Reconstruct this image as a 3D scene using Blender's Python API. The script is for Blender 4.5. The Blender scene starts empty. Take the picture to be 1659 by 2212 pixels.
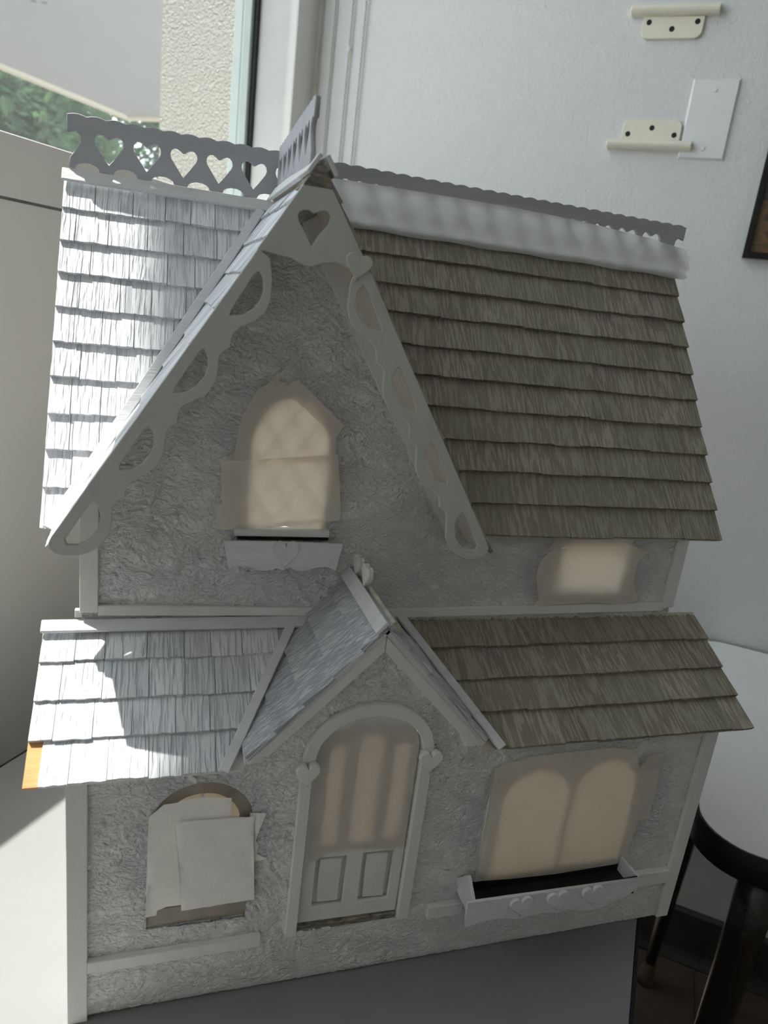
import bpy, bmesh, math, random
from mathutils import noise as noise_mod
from mathutils import Matrix, Vector
from mathutils.geometry import delaunay_2d_cdt
random.seed(7)
SC = bpy.context.scene
COL = SC.collection

# ------------------------------------------------------------------ camera, sky, sun, exposure
TZ = 0.708                                   # height of the table top above the floor
V = Vector
def basis(yaw, pit, rol):
    f = V((-math.sin(yaw)*math.cos(pit), math.cos(yaw)*math.cos(pit), -math.sin(pit)))
    r = V((math.cos(yaw), math.sin(yaw), 0)); u = r.cross(f)
    return (r*math.cos(rol)+u*math.sin(rol), u*math.cos(rol)-r*math.sin(rol), f)
cam_d = bpy.data.cameras.new('camera'); cam = bpy.data.objects.new('camera', cam_d); COL.objects.link(cam)
r_, u_, f_ = basis(-0.3259, 0.2792, 0.122)
cam.matrix_world = Matrix(((r_.x, u_.x, -f_.x, 0.0482), (r_.y, u_.y, -f_.y, -0.4241),
                           (r_.z, u_.z, -f_.z, 0.5198+TZ), (0, 0, 0, 1)))
cam_d.sensor_fit = 'VERTICAL'; cam_d.sensor_height = 36; cam_d.sensor_width = 27
cam_d.lens = 1533.05/2212*36
cam_d.clip_start = 0.01; cam_d.clip_end = 200
cam_d.dof.use_dof = True; cam_d.dof.focus_distance = 0.62; cam_d.dof.aperture_fstop = 9
SC.camera = cam

world = bpy.data.worlds.new('sky'); SC.world = world; world.use_nodes = True
bg = world.node_tree.nodes['Background']
bg.inputs[0].default_value = (0.86, 0.93, 1.0, 1); bg.inputs[1].default_value = 1.75

sun_d = bpy.data.lights.new('sun', 'SUN'); sun_d.energy = 4.9; sun_d.angle = math.radians(0.6)
sun_d.color = (1.0, 0.96, 0.90)
sun = bpy.data.objects.new('sun', sun_d); COL.objects.link(sun)
AZ, EL = math.radians(27), math.radians(66.3)     # travels towards +x, a little towards -y, steeply down
sd = V((math.cos(EL)*math.cos(AZ), -math.cos(EL)*math.sin(AZ), -math.sin(EL)))
sun.rotation_euler = sd.to_track_quat('-Z', 'Y').to_euler(); sun.location = (-3, 2, 6)

vs = SC.view_settings
SC.display_settings.display_device = 'sRGB'
vs.view_transform = 'Standard'; vs.look = 'None'; vs.gamma = 1; vs.use_curve_mapping = False
vs.exposure = 1.15
cy = SC.cycles
cy.max_bounces = 14; cy.diffuse_bounces = 8; cy.transmission_bounces = 8; cy.transparent_max_bounces = 12
cy.use_denoising = True

# ------------------------------------------------------------------ materials
def new_mat(name):
    m = bpy.data.materials.new(name); m.use_nodes = True
    nt = m.node_tree; b = nt.nodes['Principled BSDF']
    return m, nt, b
def nd(nt, t, **kw):
    n = nt.nodes.new(t)
    for k, v in kw.items():
        if k.startswith('i_'): n.inputs[k[2:].replace('_', ' ')].default_value = v
        else: setattr(n, k, v)
    return n
def coords(nt, scale=(1, 1, 1), rand=False):
    tc = nd(nt, 'ShaderNodeTexCoord'); mp = nd(nt, 'ShaderNodeMapping')
    mp.inputs['Scale'].default_value = scale
    nt.links.new(tc.outputs['Object'], mp.inputs['Vector'])
    if rand:
        oi = nd(nt, 'ShaderNodeObjectInfo'); mu = nd(nt, 'ShaderNodeVectorMath', operation='SCALE')
        cx = nd(nt, 'ShaderNodeCombineXYZ')
        for s in 'XYZ': nt.links.new(oi.outputs['Random'], cx.inputs[s])
        nt.links.new(cx.outputs[0], mu.inputs[0]); mu.inputs['Scale'].default_value = 40
        nt.links.new(mu.outputs[0], mp.inputs['Location'])
    return mp.outputs[0]
def noise(nt, vec, scale, detail=4, rough=0.6, dist=0.0):
    n = nd(nt, 'ShaderNodeTexNoise'); n.inputs['Scale'].default_value = scale
    n.inputs['Detail'].default_value = detail; n.inputs['Roughness'].default_value = rough
    n.inputs['Distortion'].default_value = dist
    nt.links.new(vec, n.inputs['Vector']); return n.outputs['Fac']
def ramp(nt, fac, stops):
    r = nd(nt, 'ShaderNodeValToRGB')
    while len(r.color_ramp.elements) < len(stops): r.color_ramp.elements.new(0.5)
    for e, (p, c) in zip(r.color_ramp.elements, stops):
        e.position = p; e.color = (c[0], c[1], c[2], 1)
    nt.links.new(fac, r.inputs[0]); return r.outputs[0]
def bump(nt, b, height, dist, strength=1.0, prev=None):
    n = nd(nt, 'ShaderNodeBump'); n.inputs['Distance'].default_value = dist; n.inputs['Strength'].default_value = strength
    nt.links.new(height, n.inputs['Height'])
    if prev is not None: nt.links.new(prev, n.inputs['Normal'])
    nt.links.new(n.outputs[0], b.inputs['Normal']); return n.outputs[0]
def painted(name, c, rough=0.6, var=0.05, nscale=60, bscale=900, bdist=0.00015, stretch=(1, 1, 1), spec=0.3):
    m, nt, b = new_mat(name)
    v = coords(nt, stretch, True)
    f = noise(nt, v, nscale, 5)
    lo = [max(0, x*(1-var*2)) for x in c]; hi = [min(1, x*(1+var)) for x in c]
    nt.links.new(ramp(nt, f, [(0.3, lo), (0.7, hi)]), b.inputs['Base Color'])
    b.inputs['Roughness'].default_value = rough; b.inputs['Specular IOR Level'].default_value = spec
    if bdist: bump(nt, b, noise(nt, v, bscale, 3), bdist)
    return m
def shingle_mat(name, base, dark, light, bdist, grain=520, warm=None, top_bare=None):
    m, nt, b = new_mat(name)
    v = coords(nt, (1, 0.010, 1), True)          # grain runs down the slope (local y)
    g0 = noise(nt, v, grain, 2, 0.5, 0.12)
    gr = nd(nt, 'ShaderNodeMapRange', interpolation_type='SMOOTHSTEP'); gr.inputs['From Min'].default_value = 0.36; gr.inputs['From Max'].default_value = 0.60; nt.links.new(g0, gr.inputs[0]); g1 = gr.outputs[0]; g2 = noise(nt, v, grain*3, 3, 0.6)
    v2 = coords(nt, (1, 0.35, 1), True)
    big = noise(nt, v2, 70, 4)
    mixf = nd(nt, 'ShaderNodeMath', operation='ADD'); nt.links.new(g1, mixf.inputs[0])
    sc = nd(nt, 'ShaderNodeMath', operation='MULTIPLY'); nt.links.new(big, sc.inputs[0]); sc.inputs[1].default_value = 0.6
    nt.links.new(sc.outputs[0], mixf.inputs[1])
    col = ramp(nt, mixf.outputs[0], [(0.22, dark), (0.5, base), (1.2, base), (1.45, light)])
    oi = nd(nt, 'ShaderNodeObjectInfo')
    hv = nd(nt, 'ShaderNodeHueSaturation'); mr = nd(nt, 'ShaderNodeMapRange')
    mr.inputs['To Min'].default_value = 0.86; mr.inputs['To Max'].default_value = 1.1
    nt.links.new(oi.outputs['Random'], mr.inputs['Value']); nt.links.new(mr.outputs[0], hv.inputs['Value'])
    nt.links.new(col, hv.inputs['Color'])
    out = hv.outputs[0]
    if warm:
        mx = nd(nt, 'ShaderNodeMix', data_type='RGBA'); mx.inputs[7].default_value = (*warm, 1)
        fr = nd(nt, 'ShaderNodeMapRange'); fr.inputs['To Max'].default_value = 0.55
        rr = nd(nt, 'ShaderNodeMath', operation='FRACT'); r7 = nd(nt, 'ShaderNodeMath', operation='MULTIPLY'); r7.inputs[1].default_value = 7.3
        nt.links.new(oi.outputs['Random'], r7.inputs[0]); nt.links.new(r7.outputs[0], rr.inputs[0])
        nt.links.new(rr.outputs[0], fr.inputs['Value']); nt.links.new(fr.outputs[0], mx.inputs[0])
        nt.links.new(out, mx.inputs[6]); out = mx.outputs[2]
    if top_bare:                                  # unstained ragged strip along the top of the first course
        tc = nd(nt, 'ShaderNodeTexCoord'); sp = nd(nt, 'ShaderNodeSeparateXYZ'); nt.links.new(tc.outputs['Object'], sp.inputs[0])
        nn = noise(nt, coords(nt, (1, 0.3, 1), True), 260, 4)
        a = nd(nt, 'ShaderNodeMath', operation='MULTIPLY_ADD'); nt.links.new(nn, a.inputs[0]); a.inputs[1].default_value = -0.009
        nt.links.new(sp.outputs['Y'], a.inputs[2])
        gt = nd(nt, 'ShaderNodeMath', operation='GREATER_THAN'); nt.links.new(a.outputs[0], gt.inputs[0]); gt.inputs[1].default_value = top_bare
        mx = nd(nt, 'ShaderNodeMix', data_type='RGBA'); mx.inputs[7].default_value = (0.5, 0.49, 0.46, 1)
        nt.links.new(gt.outputs[0], mx.inputs[0]); nt.links.new(out, mx.inputs[6]); out = mx.outputs[2]
    nt.links.new(out, b.inputs['Base Color'])
    b.inputs['Roughness'].default_value = 0.75; b.inputs['Specular IOR Level'].default_value = 0.2
    n1 = bump(nt, b, g1, bdist); bump(nt, b, g2, bdist*0.3, 1.0, n1)
    return m
def stucco_mat(name, c, scale, dist, stains=()):
    m, nt, b = new_mat(name)
    v = coords(nt); tc = nd(nt, 'ShaderNodeTexCoord')
    col = ramp(nt, noise(nt, v, 60, 4), [(0.3, [x*0.94 for x in c]), (0.7, c)])
    for (cx, cz, rx, rz) in stains:               # violet undercoat left around the masked openings
        sp = nd(nt, 'ShaderNodeMapping'); sp.inputs['Location'].default_value = (-cx/rx, 0, -cz/rz); sp.inputs['Scale'].default_value = (1/rx, 0, 1/rz)
        nt.links.new(tc.outputs['Object'], sp.inputs[0])
        ln = nd(nt, 'ShaderNodeVectorMath', operation='LENGTH'); nt.links.new(sp.outputs[0], ln.inputs[0])
        ad = nd(nt, 'ShaderNodeMath', operation='MULTIPLY_ADD'); nt.links.new(noise(nt, v, 55, 3), ad.inputs[0]); ad.inputs[1].default_value = 0.3; nt.links.new(ln.outputs['Value'], ad.inputs[2])
        mr = nd(nt, 'ShaderNodeMapRange'); mr.inputs['From Min'].default_value = 1.12; mr.inputs['From Max'].default_value = 1.42
        mr.inputs['To Min'].default_value = 0.26; mr.inputs['To Max'].default_value = 0; nt.links.new(ad.outputs[0], mr.inputs[0])
        mx = nd(nt, 'ShaderNodeMix', data_type='RGBA'); mx.inputs[7].default_value = (0.36, 0.35, 0.46, 1)
        nt.links.new(mr.outputs[0], mx.inputs[0]); nt.links.new(col, mx.inputs[6]); col = mx.outputs[2]
    nt.links.new(col, b.inputs['Base Color'])
    b.inputs['Roughness'].default_value = 0.7; b.inputs['Specular IOR Level'].default_value = 0.3
    wn = nd(nt, 'ShaderNodeTexNoise'); wn.inputs['Scale'].default_value = 45; nt.links.new(v, wn.inputs['Vector'])
    vm = nd(nt, 'ShaderNodeVectorMath', operation='MULTIPLY_ADD'); vm.inputs[1].default_value = (0.020, 0.020, 0.020)
    nt.links.new(wn.outputs['Color'], vm.inputs[0]); nt.links.new(v, vm.inputs[2])
    st = nd(nt, 'ShaderNodeMapping'); st.inputs['Rotation'].default_value = (0, 0.45, 0); st.inputs['Scale'].default_value = (0.6, 1, 1.15)
    nt.links.new(vm.outputs[0], st.inputs[0])
    bump(nt, b, noise(nt, st.outputs[0], scale, 3, 0.5, 0.5), dist)
    return m
def paper(name, c, tr, fac):
    m = bpy.data.materials.new(name); m.use_nodes = True; nt = m.node_tree; nt.nodes.clear()
    o = nd(nt, 'ShaderNodeOutputMaterial'); mx = nd(nt, 'ShaderNodeMixShader'); d = nd(nt, 'ShaderNodeBsdfDiffuse'); t = nd(nt, 'ShaderNodeBsdfTranslucent')
    v = coords(nt, (1, 1, 1), True); f = noise(nt, v, 90, 4)
    nt.links.new(ramp(nt, f, [(0.3, [x*0.93 for x in c]), (0.7, c)]), d.inputs[0]); t.inputs[0].default_value = (*tr, 1)
    bp_ = nd(nt, 'ShaderNodeBump'); bp_.inputs['Distance'].default_value = 0.0003
    nt.links.new(noise(nt, v, 130, 3, 0.5, 1.0), bp_.inputs['Height']); nt.links.new(bp_.outputs[0], d.inputs['Normal'])
    mx.inputs[0].default_value = fac
    nt.links.new(d.outputs[0], mx.inputs[1]); nt.links.new(t.outputs[0], mx.inputs[2]); nt.links.new(mx.outputs[0], o.inputs[0])
    return m

M = {}
M['white'] = painted('white_paint', (0.76, 0.755, 0.74), 0.55, 0.03, 40, 700, 0.00012, (1, 1, 0.25))
M['board'] = painted('grey_white_board_paint', (0.56, 0.555, 0.54), 0.55, 0.03, 40, 700, 0.00012, (1, 1, 0.25))
M['white_rough'] = painted('white_brushed_paint', (0.72, 0.72, 0.73), 0.6, 0.05, 90, 600, 0.0004, (0.15, 1, 1))
M['crest'] = painted('lavender_white_paint', (0.46, 0.46, 0.49), 0.6, 0.05, 60, 420, 0.0004, (0.18, 1, 1))
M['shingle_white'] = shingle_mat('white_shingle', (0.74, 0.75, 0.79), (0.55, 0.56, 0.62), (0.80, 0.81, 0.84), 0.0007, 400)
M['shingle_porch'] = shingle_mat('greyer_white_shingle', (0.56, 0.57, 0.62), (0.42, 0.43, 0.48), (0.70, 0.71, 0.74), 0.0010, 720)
M['shingle_brown'] = shingle_mat('brown_shingle', (0.27, 0.240, 0.200), (0.225, 0.200, 0.166), (0.38, 0.345, 0.29), 0.0004, 420, (0.27, 0.255, 0.185))
M['shingle_brown_top'] = shingle_mat('brown_shingle_bare_top', (0.25, 0.215, 0.17), (0.16, 0.14, 0.113), (0.36, 0.32, 0.26), 0.0002, 420, (0.25, 0.23, 0.17), 0.0078)
M['stucco_low'] = stucco_mat('stucco_lower', (0.95, 0.94, 0.93), 400, 0.0050, [(0.086, 0.135, 0.046, 0.066), (0.387, 0.135, 0.088, 0.068)])
M['stucco_up'] = stucco_mat('stucco_upper', (0.90, 0.89, 0.885), 400, 0.0050, [(0.142, 0.40, 0.048, 0.066), (0.42, 0.315, 0.062, 0.042)])
M['wood_orange'] = painted('bare_orange_wood', (0.62, 0.33, 0.13), 0.6, 0.15, 60, 500, 0.0003, (0.2, 1, 1))
M['wood_raw'] = painted('raw_plywood', (0.68, 0.61, 0.53), 0.65, 0.08, 40, 500, 0.0001, (1, 1, 0.2))
M['wood_inside'] = painted('pale_inside_wood', (0.86, 0.76, 0.63), 0.7, 0.05, 30, 500, 0)
M['wood_end'] = painted('rough_painted_end_grain', (0.30, 0.27, 0.23), 0.8, 0.35, 130, 260, 0.0012, (1, 1, 5))
M['tan'] = painted('grey_tan_frame', (0.40, 0.35, 0.30), 0.6, 0.08, 60, 500, 0.0002)
M['pale_rough'] = painted('rough_bare_pale_wood', (0.55, 0.51, 0.44), 0.8, 0.2, 150, 300, 0.0008, (0.3, 1, 1))
M['dark'] = painted('near_black', (0.018, 0.018, 0.02), 0.6, 0.3, 60, 500, 0.0002)  # near-black for the box insides, the sill gap and the floor slab
M['tape'] = paper('cream_masking_tape', (0.86, 0.83, 0.79), (0.97, 0.87, 0.74), 0.48)
M['ridge_paper'] = paper('thin_white_paper', (0.93, 0.93, 0.93), (0.95, 0.95, 0.95), 0.6)
M['tape_white'] = paper('white_masking_paper', (0.97, 0.95, 0.91), (0.88, 0.84, 0.78), 0.06)
M['tape_grey'] = paper('painted_masking_tape', (0.72, 0.71, 0.69), (0.95, 0.82, 0.69), 0.42)
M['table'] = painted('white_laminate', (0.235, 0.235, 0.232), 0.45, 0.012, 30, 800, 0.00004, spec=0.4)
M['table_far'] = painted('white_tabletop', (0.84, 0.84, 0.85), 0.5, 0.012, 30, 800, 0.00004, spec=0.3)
M['black'] = painted('black_plastic', (0.012, 0.012, 0.013), 0.45, 0.2, 40, 700, 0.0001)
M['brass'] = painted('dull_metal', (0.12, 0.10, 0.07), 0.4, 0.2, 60, 700, 0.0001)
M['leg'] = painted('dark_leg_lacquer', (0.022, 0.018, 0.013), 0.22, 0.2, 40, 700, 0.0001, spec=0.6)
M['ivory'] = painted('ivory_plastic', (0.80, 0.77, 0.66), 0.45, 0.02, 40, 500, 0.00008)
M['plate'] = painted('white_wall_plate', (0.78, 0.79, 0.80), 0.4, 0.01, 30, 500, 0.00005)
M['chain'] = painted('ivory_chain', (0.50, 0.48, 0.40), 0.4, 0.05, 60, 500, 0)
M['floor'] = painted('dark_vinyl_floor', (0.15, 0.12, 0.10), 0.42, 0.15, 14, 300, 0.0002, (1, 1, 1))
M['rubber'] = painted('dark_rubber_base', (0.05, 0.047, 0.043), 0.38, 0.1, 20, 300, 0.0001, spec=0.5)
M['concrete'] = painted('grey_paving', (0.20, 0.19, 0.18), 0.9, 0.08, 3, 60, 0.001)
M['canopy'] = painted('painted_soffit', (0.345, 0.34, 0.33), 0.8, 0.015, 3, 80, 0.0005)
M['canopy_edge'] = painted('cream_fascia', (0.60, 0.53, 0.43), 0.7, 0.02, 3, 80, 0.0003)
M['bark'] = painted('bark', (0.16, 0.12, 0.08), 0.9, 0.3, 20, 80, 0.01)
M['alu'] = painted('grey_green_window_metal', (0.42, 0.47, 0.46), 0.35, 0.03, 20, 500, 0.00005, spec=0.6)
M['gasket'] = painted('black_gasket', (0.02, 0.022, 0.026), 0.5, 0.1, 20, 500, 0.00005)
M['screw'] = painted('dark_screw_hole', (0.02, 0.018, 0.016), 0.6, 0.1, 60, 500, 0.0001)
def wall_mat(name, c, scale, dist):
    m, nt, b = new_mat(name); v = coords(nt)
    nt.links.new(ramp(nt, noise(nt, v, 3, 3), [(0.3, [x*0.97 for x in c]), (0.7, c)]), b.inputs['Base Color'])
    b.inputs['Roughness'].default_value = 0.6; b.inputs['Specular IOR Level'].default_value = 0.3
    bump(nt, b, noise(nt, v, scale, 4, 0.5, 0.6), dist); return m
M['wall'] = wall_mat('orange_peel_white_wall', (0.70, 0.705, 0.71), 160, 0.0012)
M['wall_plain'] = wall_mat('plain_white_wall', (0.86, 0.86, 0.85), 60, 0.0002)
M['wall_far'] = wall_mat('far_wall', (0.85, 0.82, 0.78), 60, 0.0002)
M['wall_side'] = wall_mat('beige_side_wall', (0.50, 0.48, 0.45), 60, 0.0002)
M['ceiling'] = wall_mat('dim_ceiling', (0.75, 0.74, 0.72), 60, 0.0002)
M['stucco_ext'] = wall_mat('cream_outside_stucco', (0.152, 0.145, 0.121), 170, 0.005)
def leaf_mat():
    m = bpy.data.materials.new('leaf'); m.use_nodes = True; nt = m.node_tree; nt.nodes.clear()
    o = nd(nt, 'ShaderNodeOutputMaterial'); mx = nd(nt, 'ShaderNodeMixShader'); d = nd(nt, 'ShaderNodeBsdfDiffuse'); t = nd(nt, 'ShaderNodeBsdfTranslucent')
    f = noise(nt, coords(nt), 2.2, 3)
    nt.links.new(ramp(nt, f, [(0.3, (0.03, 0.06, 0.035)), (0.7, (0.075, 0.12, 0.065))]), d.inputs[0]); t.inputs[0].default_value = (0.12, 0.2, 0.08, 1)
    mx.inputs[0].default_value = 0.35
    nt.links.new(d.outputs[0], mx.inputs[1]); nt.links.new(t.outputs[0], mx.inputs[2]); nt.links.new(mx.outputs[0], o.inputs[0]); return m
M['leaf'] = leaf_mat()
def glass_mat():                                  # clear pane with a film of dust and bright specks
    m = bpy.data.materials.new('dusty_glass'); m.use_nodes = True; nt = m.node_tree; nt.nodes.clear()
    o = nd(nt, 'ShaderNodeOutputMaterial'); tr = nd(nt, 'ShaderNodeBsdfTransparent'); gl = nd(nt, 'ShaderNodeBsdfGlossy'); di = nd(nt, 'ShaderNodeBsdfTranslucent')
    tr.inputs[0].default_value = (0.95, 0.97, 0.96, 1); gl.inputs['Roughness'].default_value = 0.02; di.inputs[0].default_value = (0.9, 0.9, 0.9, 1)
    v = coords(nt)
    vo = nd(nt, 'ShaderNodeTexVoronoi'); vo.inputs['Scale'].default_value = 420; nt.links.new(v, vo.inputs['Vector'])
    mr = nd(nt, 'ShaderNodeMapRange'); mr.inputs['From Min'].default_value = 0.06; mr.inputs['From Max'].default_value = 0.2
    mr.inputs['To Min'].default_value = 0.22; mr.inputs['To Max'].default_value = 0.022; nt.links.new(vo.outputs['Distance'], mr.inputs[0])
    m1 = nd(nt, 'ShaderNodeMixShader'); m2 = nd(nt, 'ShaderNodeMixShader'); m1.inputs[0].default_value = 0.04
    nt.links.new(tr.outputs[0], m1.inputs[1]); nt.links.new(gl.outputs[0], m1.inputs[2])
    nt.links.new(mr.outputs[0], m2.inputs[0]); nt.links.new(m1.outputs[0], m2.inputs[1]); nt.links.new(di.outputs[0], m2.inputs[2])
    nt.links.new(m2.outputs[0], o.inputs[0]); return m
M['glass'] = glass_mat()
def picture_mat():                                # blurred brown abstract print
    m, nt, b = new_mat('brown_abstract_print'); v = coords(nt, (1, 1, 2.2))
    nt.links.new(ramp(nt, noise(nt, v, 9, 2, 0.4, 1.5), [(0.36, (0.028, 0.024, 0.021)), (0.48, (0.045, 0.036, 0.028)), (0.56, (0.17, 0.10, 0.045)), (0.66, (0.09, 0.066, 0.03))]), b.inputs['Base Color'])
    b.inputs['Roughness'].default_value = 0.35; return m
M['picture'] = picture_mat()

# ------------------------------------------------------------------ builders
def link(name, me, mat, parent=None, mw=None):
    o = bpy.data.objects.new(name, me); COL.objects.link(o)
    if mat is not None: me.materials.clear(); me.materials.append(M[mat])
    if parent is not None: o.parent = parent
    if mw is not None: o.matrix_local = mw
    return o
def tag(o, label=None, cat=None, group=None, kind=None):
    for k, v in (('label', label), ('category', cat), ('group', group), ('kind', kind)):
        if v: o[k] = v
    return o
def empty(name, loc, label, cat, group=None):
    o = bpy.data.objects.new(name, None); COL.objects.link(o); o.location = loc; o.empty_display_size = 0.05
    return tag(o, label, cat, group)
def mesh(name, verts, faces, mat, parent=None, mw=None, smooth=False):
    me = bpy.data.meshes.new(name); me.from_pydata([tuple(v) for v in verts], [], faces); me.validate(); me.update()
    bm = bmesh.new(); bm.from_mesh(me); bmesh.ops.recalc_face_normals(bm, faces=bm.faces[:]); bm.to_mesh(me); bm.free()
    if smooth: me.polygons.foreach_set('use_smooth', [True]*len(me.polygons))
    return link(name, me, mat, parent, mw)
def bevel_mesh(o, w, seg=1):
    bm = bmesh.new(); bm.from_mesh(o.data)
    es = [e for e in bm.edges if len(e.link_faces) == 2 and e.calc_face_angle(0) > 0.5]
    bmesh.ops.bevel(bm, geom=es, offset=w, segments=seg, affect='EDGES', clamp_overlap=True); bm.to_mesh(o.data); bm.free()
    return o
def box(name, lo, hi, mat, parent=None, bv=0.0004, mw=None):
    x0, y0, z0 = lo; x1, y1, z1 = hi
    vs_ = [(x0, y0, z0), (x1, y0, z0), (x1, y1, z0), (x0, y1, z0), (x0, y0, z1), (x1, y0, z1), (x1, y1, z1), (x0, y1, z1)]
    o = mesh(name, vs_, [(0, 3, 2, 1), (4, 5, 6, 7), (0, 1, 5, 4), (1, 2, 6, 5), (2, 3, 7, 6), (3, 0, 4, 7)], mat, parent, mw)
    return bevel_mesh(o, bv) if bv else o
def prism(name, poly, off, mat, parent=None, bv=0.0, mw=None):
    """polygon of 3D points swept by the vector off"""
    n = len(poly); off = V(off); p = [V(q) for q in poly]
    f = [tuple(range(n)), tuple(range(2*n-1, n-1, -1))]+[(i, (i+1) % n, n+(i+1) % n, n+i) for i in range(n)]
    o = mesh(name, p+[q+off for q in p], f, mat, parent, mw)
    return bevel_mesh(o, bv) if bv else o
def bar(name, a, b, across, up, mat, parent=None, bv=0.0003):
    """straight strip from a to b; its section is spanned by the vectors across and up (a and b are mid of its foot)"""
    a, b, c, u = V(a), V(b), V(across)/2, V(up)
    return prism(name, [a-c, a+c, a+c+u, a-c+u], b-a, mat, parent, bv)
FRONT = (V((1, 0, 0)), V((0, 0, 1)), V((0, -1, 0)))       # a plate facing the viewer: local x, y and outward
SIDE = (V((0, 1, 0)), V((0, 0, 1)), V((1, 0, 0)))
def plate(name, loops, frame, origin, thick, mat, parent=None, bv=0.0003, smooth_from=None):
    """flat board: first loop is the outline, the others are holes; its outer face lies at origin"""
    ex, ey, ez = frame; cu = bpy.data.curves.new(name, 'CURVE'); cu.dimensions = '2D'; cu.fill_mode = 'BOTH'
    cu.extrude = max(thick/2-bv, 0.00001); cu.bevel_depth = bv; cu.bevel_resolution = 0; cu.offset = -bv
    for lp in loops:
        s = cu.splines.new('POLY'); s.points.add(len(lp)-1); s.use_cyclic_u = True
        for pt, q in zip(s.points, lp): pt.co = (q[0], q[1], 0, 1)
    ob = bpy.data.objects.new(name, cu); COL.objects.link(ob)
    dg = bpy.context.evaluated_depsgraph_get(); me = bpy.data.meshes.new_from_object(ob.evaluated_get(dg))
    bpy.data.objects.remove(ob); bpy.data.curves.remove(cu); me.name = name
    o_ = V(origin)-ez*(thick/2)
    me.transform(Matrix(((ex.x, ey.x, ez.x, o_.x), (ex.y, ey.y, ez.y, o_.y), (ex.z, ey.z, ez.z, o_.z), (0, 0, 0, 1))))
    return link(name, me, mat, parent)
def arc(cx, cz, rx, rz, a0, a1, n): return [(cx+rx*math.cos(math.radians(a0+(a1-a0)*i/n)), cz+rz*math.sin(math.radians(a0+(a1-a0)*i/n))) for i in range(n+1)]
def rect(x0, z0, x1, z1): return [(x0, z0), (x1, z0), (x1, z1), (x0, z1)]
def heart(cx, cz, w, h, n=28, tilt=0.0):
    pts = []
    for i in range(n):
        t = 2*math.pi*i/n
        x = 16*math.sin(t)**3/16; y = (13*math.cos(t)-5*math.cos(2*t)-2*math.cos(3*t)-math.cos(4*t)+2.5)/14.5
        x, y = x*w/2, y*h/2
        pts.append((cx+x*math.cos(tilt)-y*math.sin(tilt), cz+x*math.sin(tilt)+y*math.cos(tilt)))
    return pts
def jag(p, q, n, d):
    """toothed tape edge from p to q"""
    out = []; dx, dz = q[0]-p[0], q[1]-p[1]; L = math.hypot(dx, dz)
    for i in range(n*2+1):
        t = i/(2*n); k = d if i % 2 else 0
        out.append((p[0]+dx*t-dz/L*k, p[1]+dz*t+dx/L*k))
    return out
def sheet(name, pts, y, mat, parent, curl=0.0008, lift=None, label=None):
    """thin piece of paper on the front, gently uneven"""
    n = len(pts); xs = [p[0] for p in pts]; zs = [p[1] for p in pts]; g = 0.005
    def inside(x, z):
        r = False
        for k in range(n):
            (xa, za), (xb, zb) = pts[k], pts[k-1]
            if (za > z) != (zb > z) and x < (xb-xa)*(z-za)/(zb-za)+xa: r = not r
        return r
    vv = [Vector(p) for p in pts]; z = min(zs)+g/2; row = 0
    while z < max(zs):
        x = min(xs)+g*(0.25 if row % 2 else 0.75)
        while x < max(xs):
            if inside(x, z) and min((x-p[0])**2+(z-p[1])**2 for p in pts) > (g*0.35)**2: vv.append(Vector((x, z)))
            x += g
        z += g*0.87; row += 1
    r = delaunay_2d_cdt(vv, [(k, (k+1) % n) for k in range(n)], [list(range(n))], 1, 1e-7)
    bm = bmesh.new(); bv_ = [bm.verts.new((p[0], y, p[1])) for p in r[0]]
    for f in r[2]:
        try: bm.faces.new([bv_[k] for k in f])
        except ValueError: pass
    ph = random.random()*6
    for v in bm.verts:
        d = 0.5+0.5*math.sin(v.co.x*130+ph)*math.cos(v.co.z*110+ph*2)
        v.co.y -= curl*d
        if lift:
            dx, dz, amt, r = lift; k = max(0, 1-math.hypot(v.co.x-dx, v.co.z-dz)/r); v.co.y -= amt*k*k
    bmesh.ops.recalc_face_normals(bm, faces=bm.faces[:])
    me = bpy.data.meshes.new(name); bm.to_mesh(me); bm.free()
    me.polygons.foreach_set('use_smooth', [True]*len(me.polygons))
    o = link(name, me, mat, parent)
    if label: o['label'] = label
    return o

# ------------------------------------------------------------------ the room (walls turned 39 degrees from the house front)
TH = 0.682
RD = V((math.cos(TH), -math.sin(TH), 0)); WD = V((math.sin(TH), math.cos(TH), 0)); UP = V((0, 0, 1))
def rw(R, W, z): return RD*R+WD*W+UP*(z+TZ)        # room coordinates: R away from the window wall, W along it, z above the table top
ROOM = Matrix(((RD.x, WD.x, 0, 0), (RD.y, WD.y, 0, 0), (0, 0, 1, TZ), (0, 0, 0, 1)))
RF = (RD, UP, -WD)                                  # a plate lying on the right wall
WR, WW, WX, WB, ZC, ZF = -0.465, 1.079, 1.9, -1.25, 2.25, -TZ
def rbox(name, lo, hi, mat, parent=None, bv=0.0): return box(name, lo, hi, mat, parent, bv, ROOM if parent is None else None)
def structure(o): o['kind'] = 'structure'; return o
def flush(o): o.matrix_world = ROOM; return o

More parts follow.
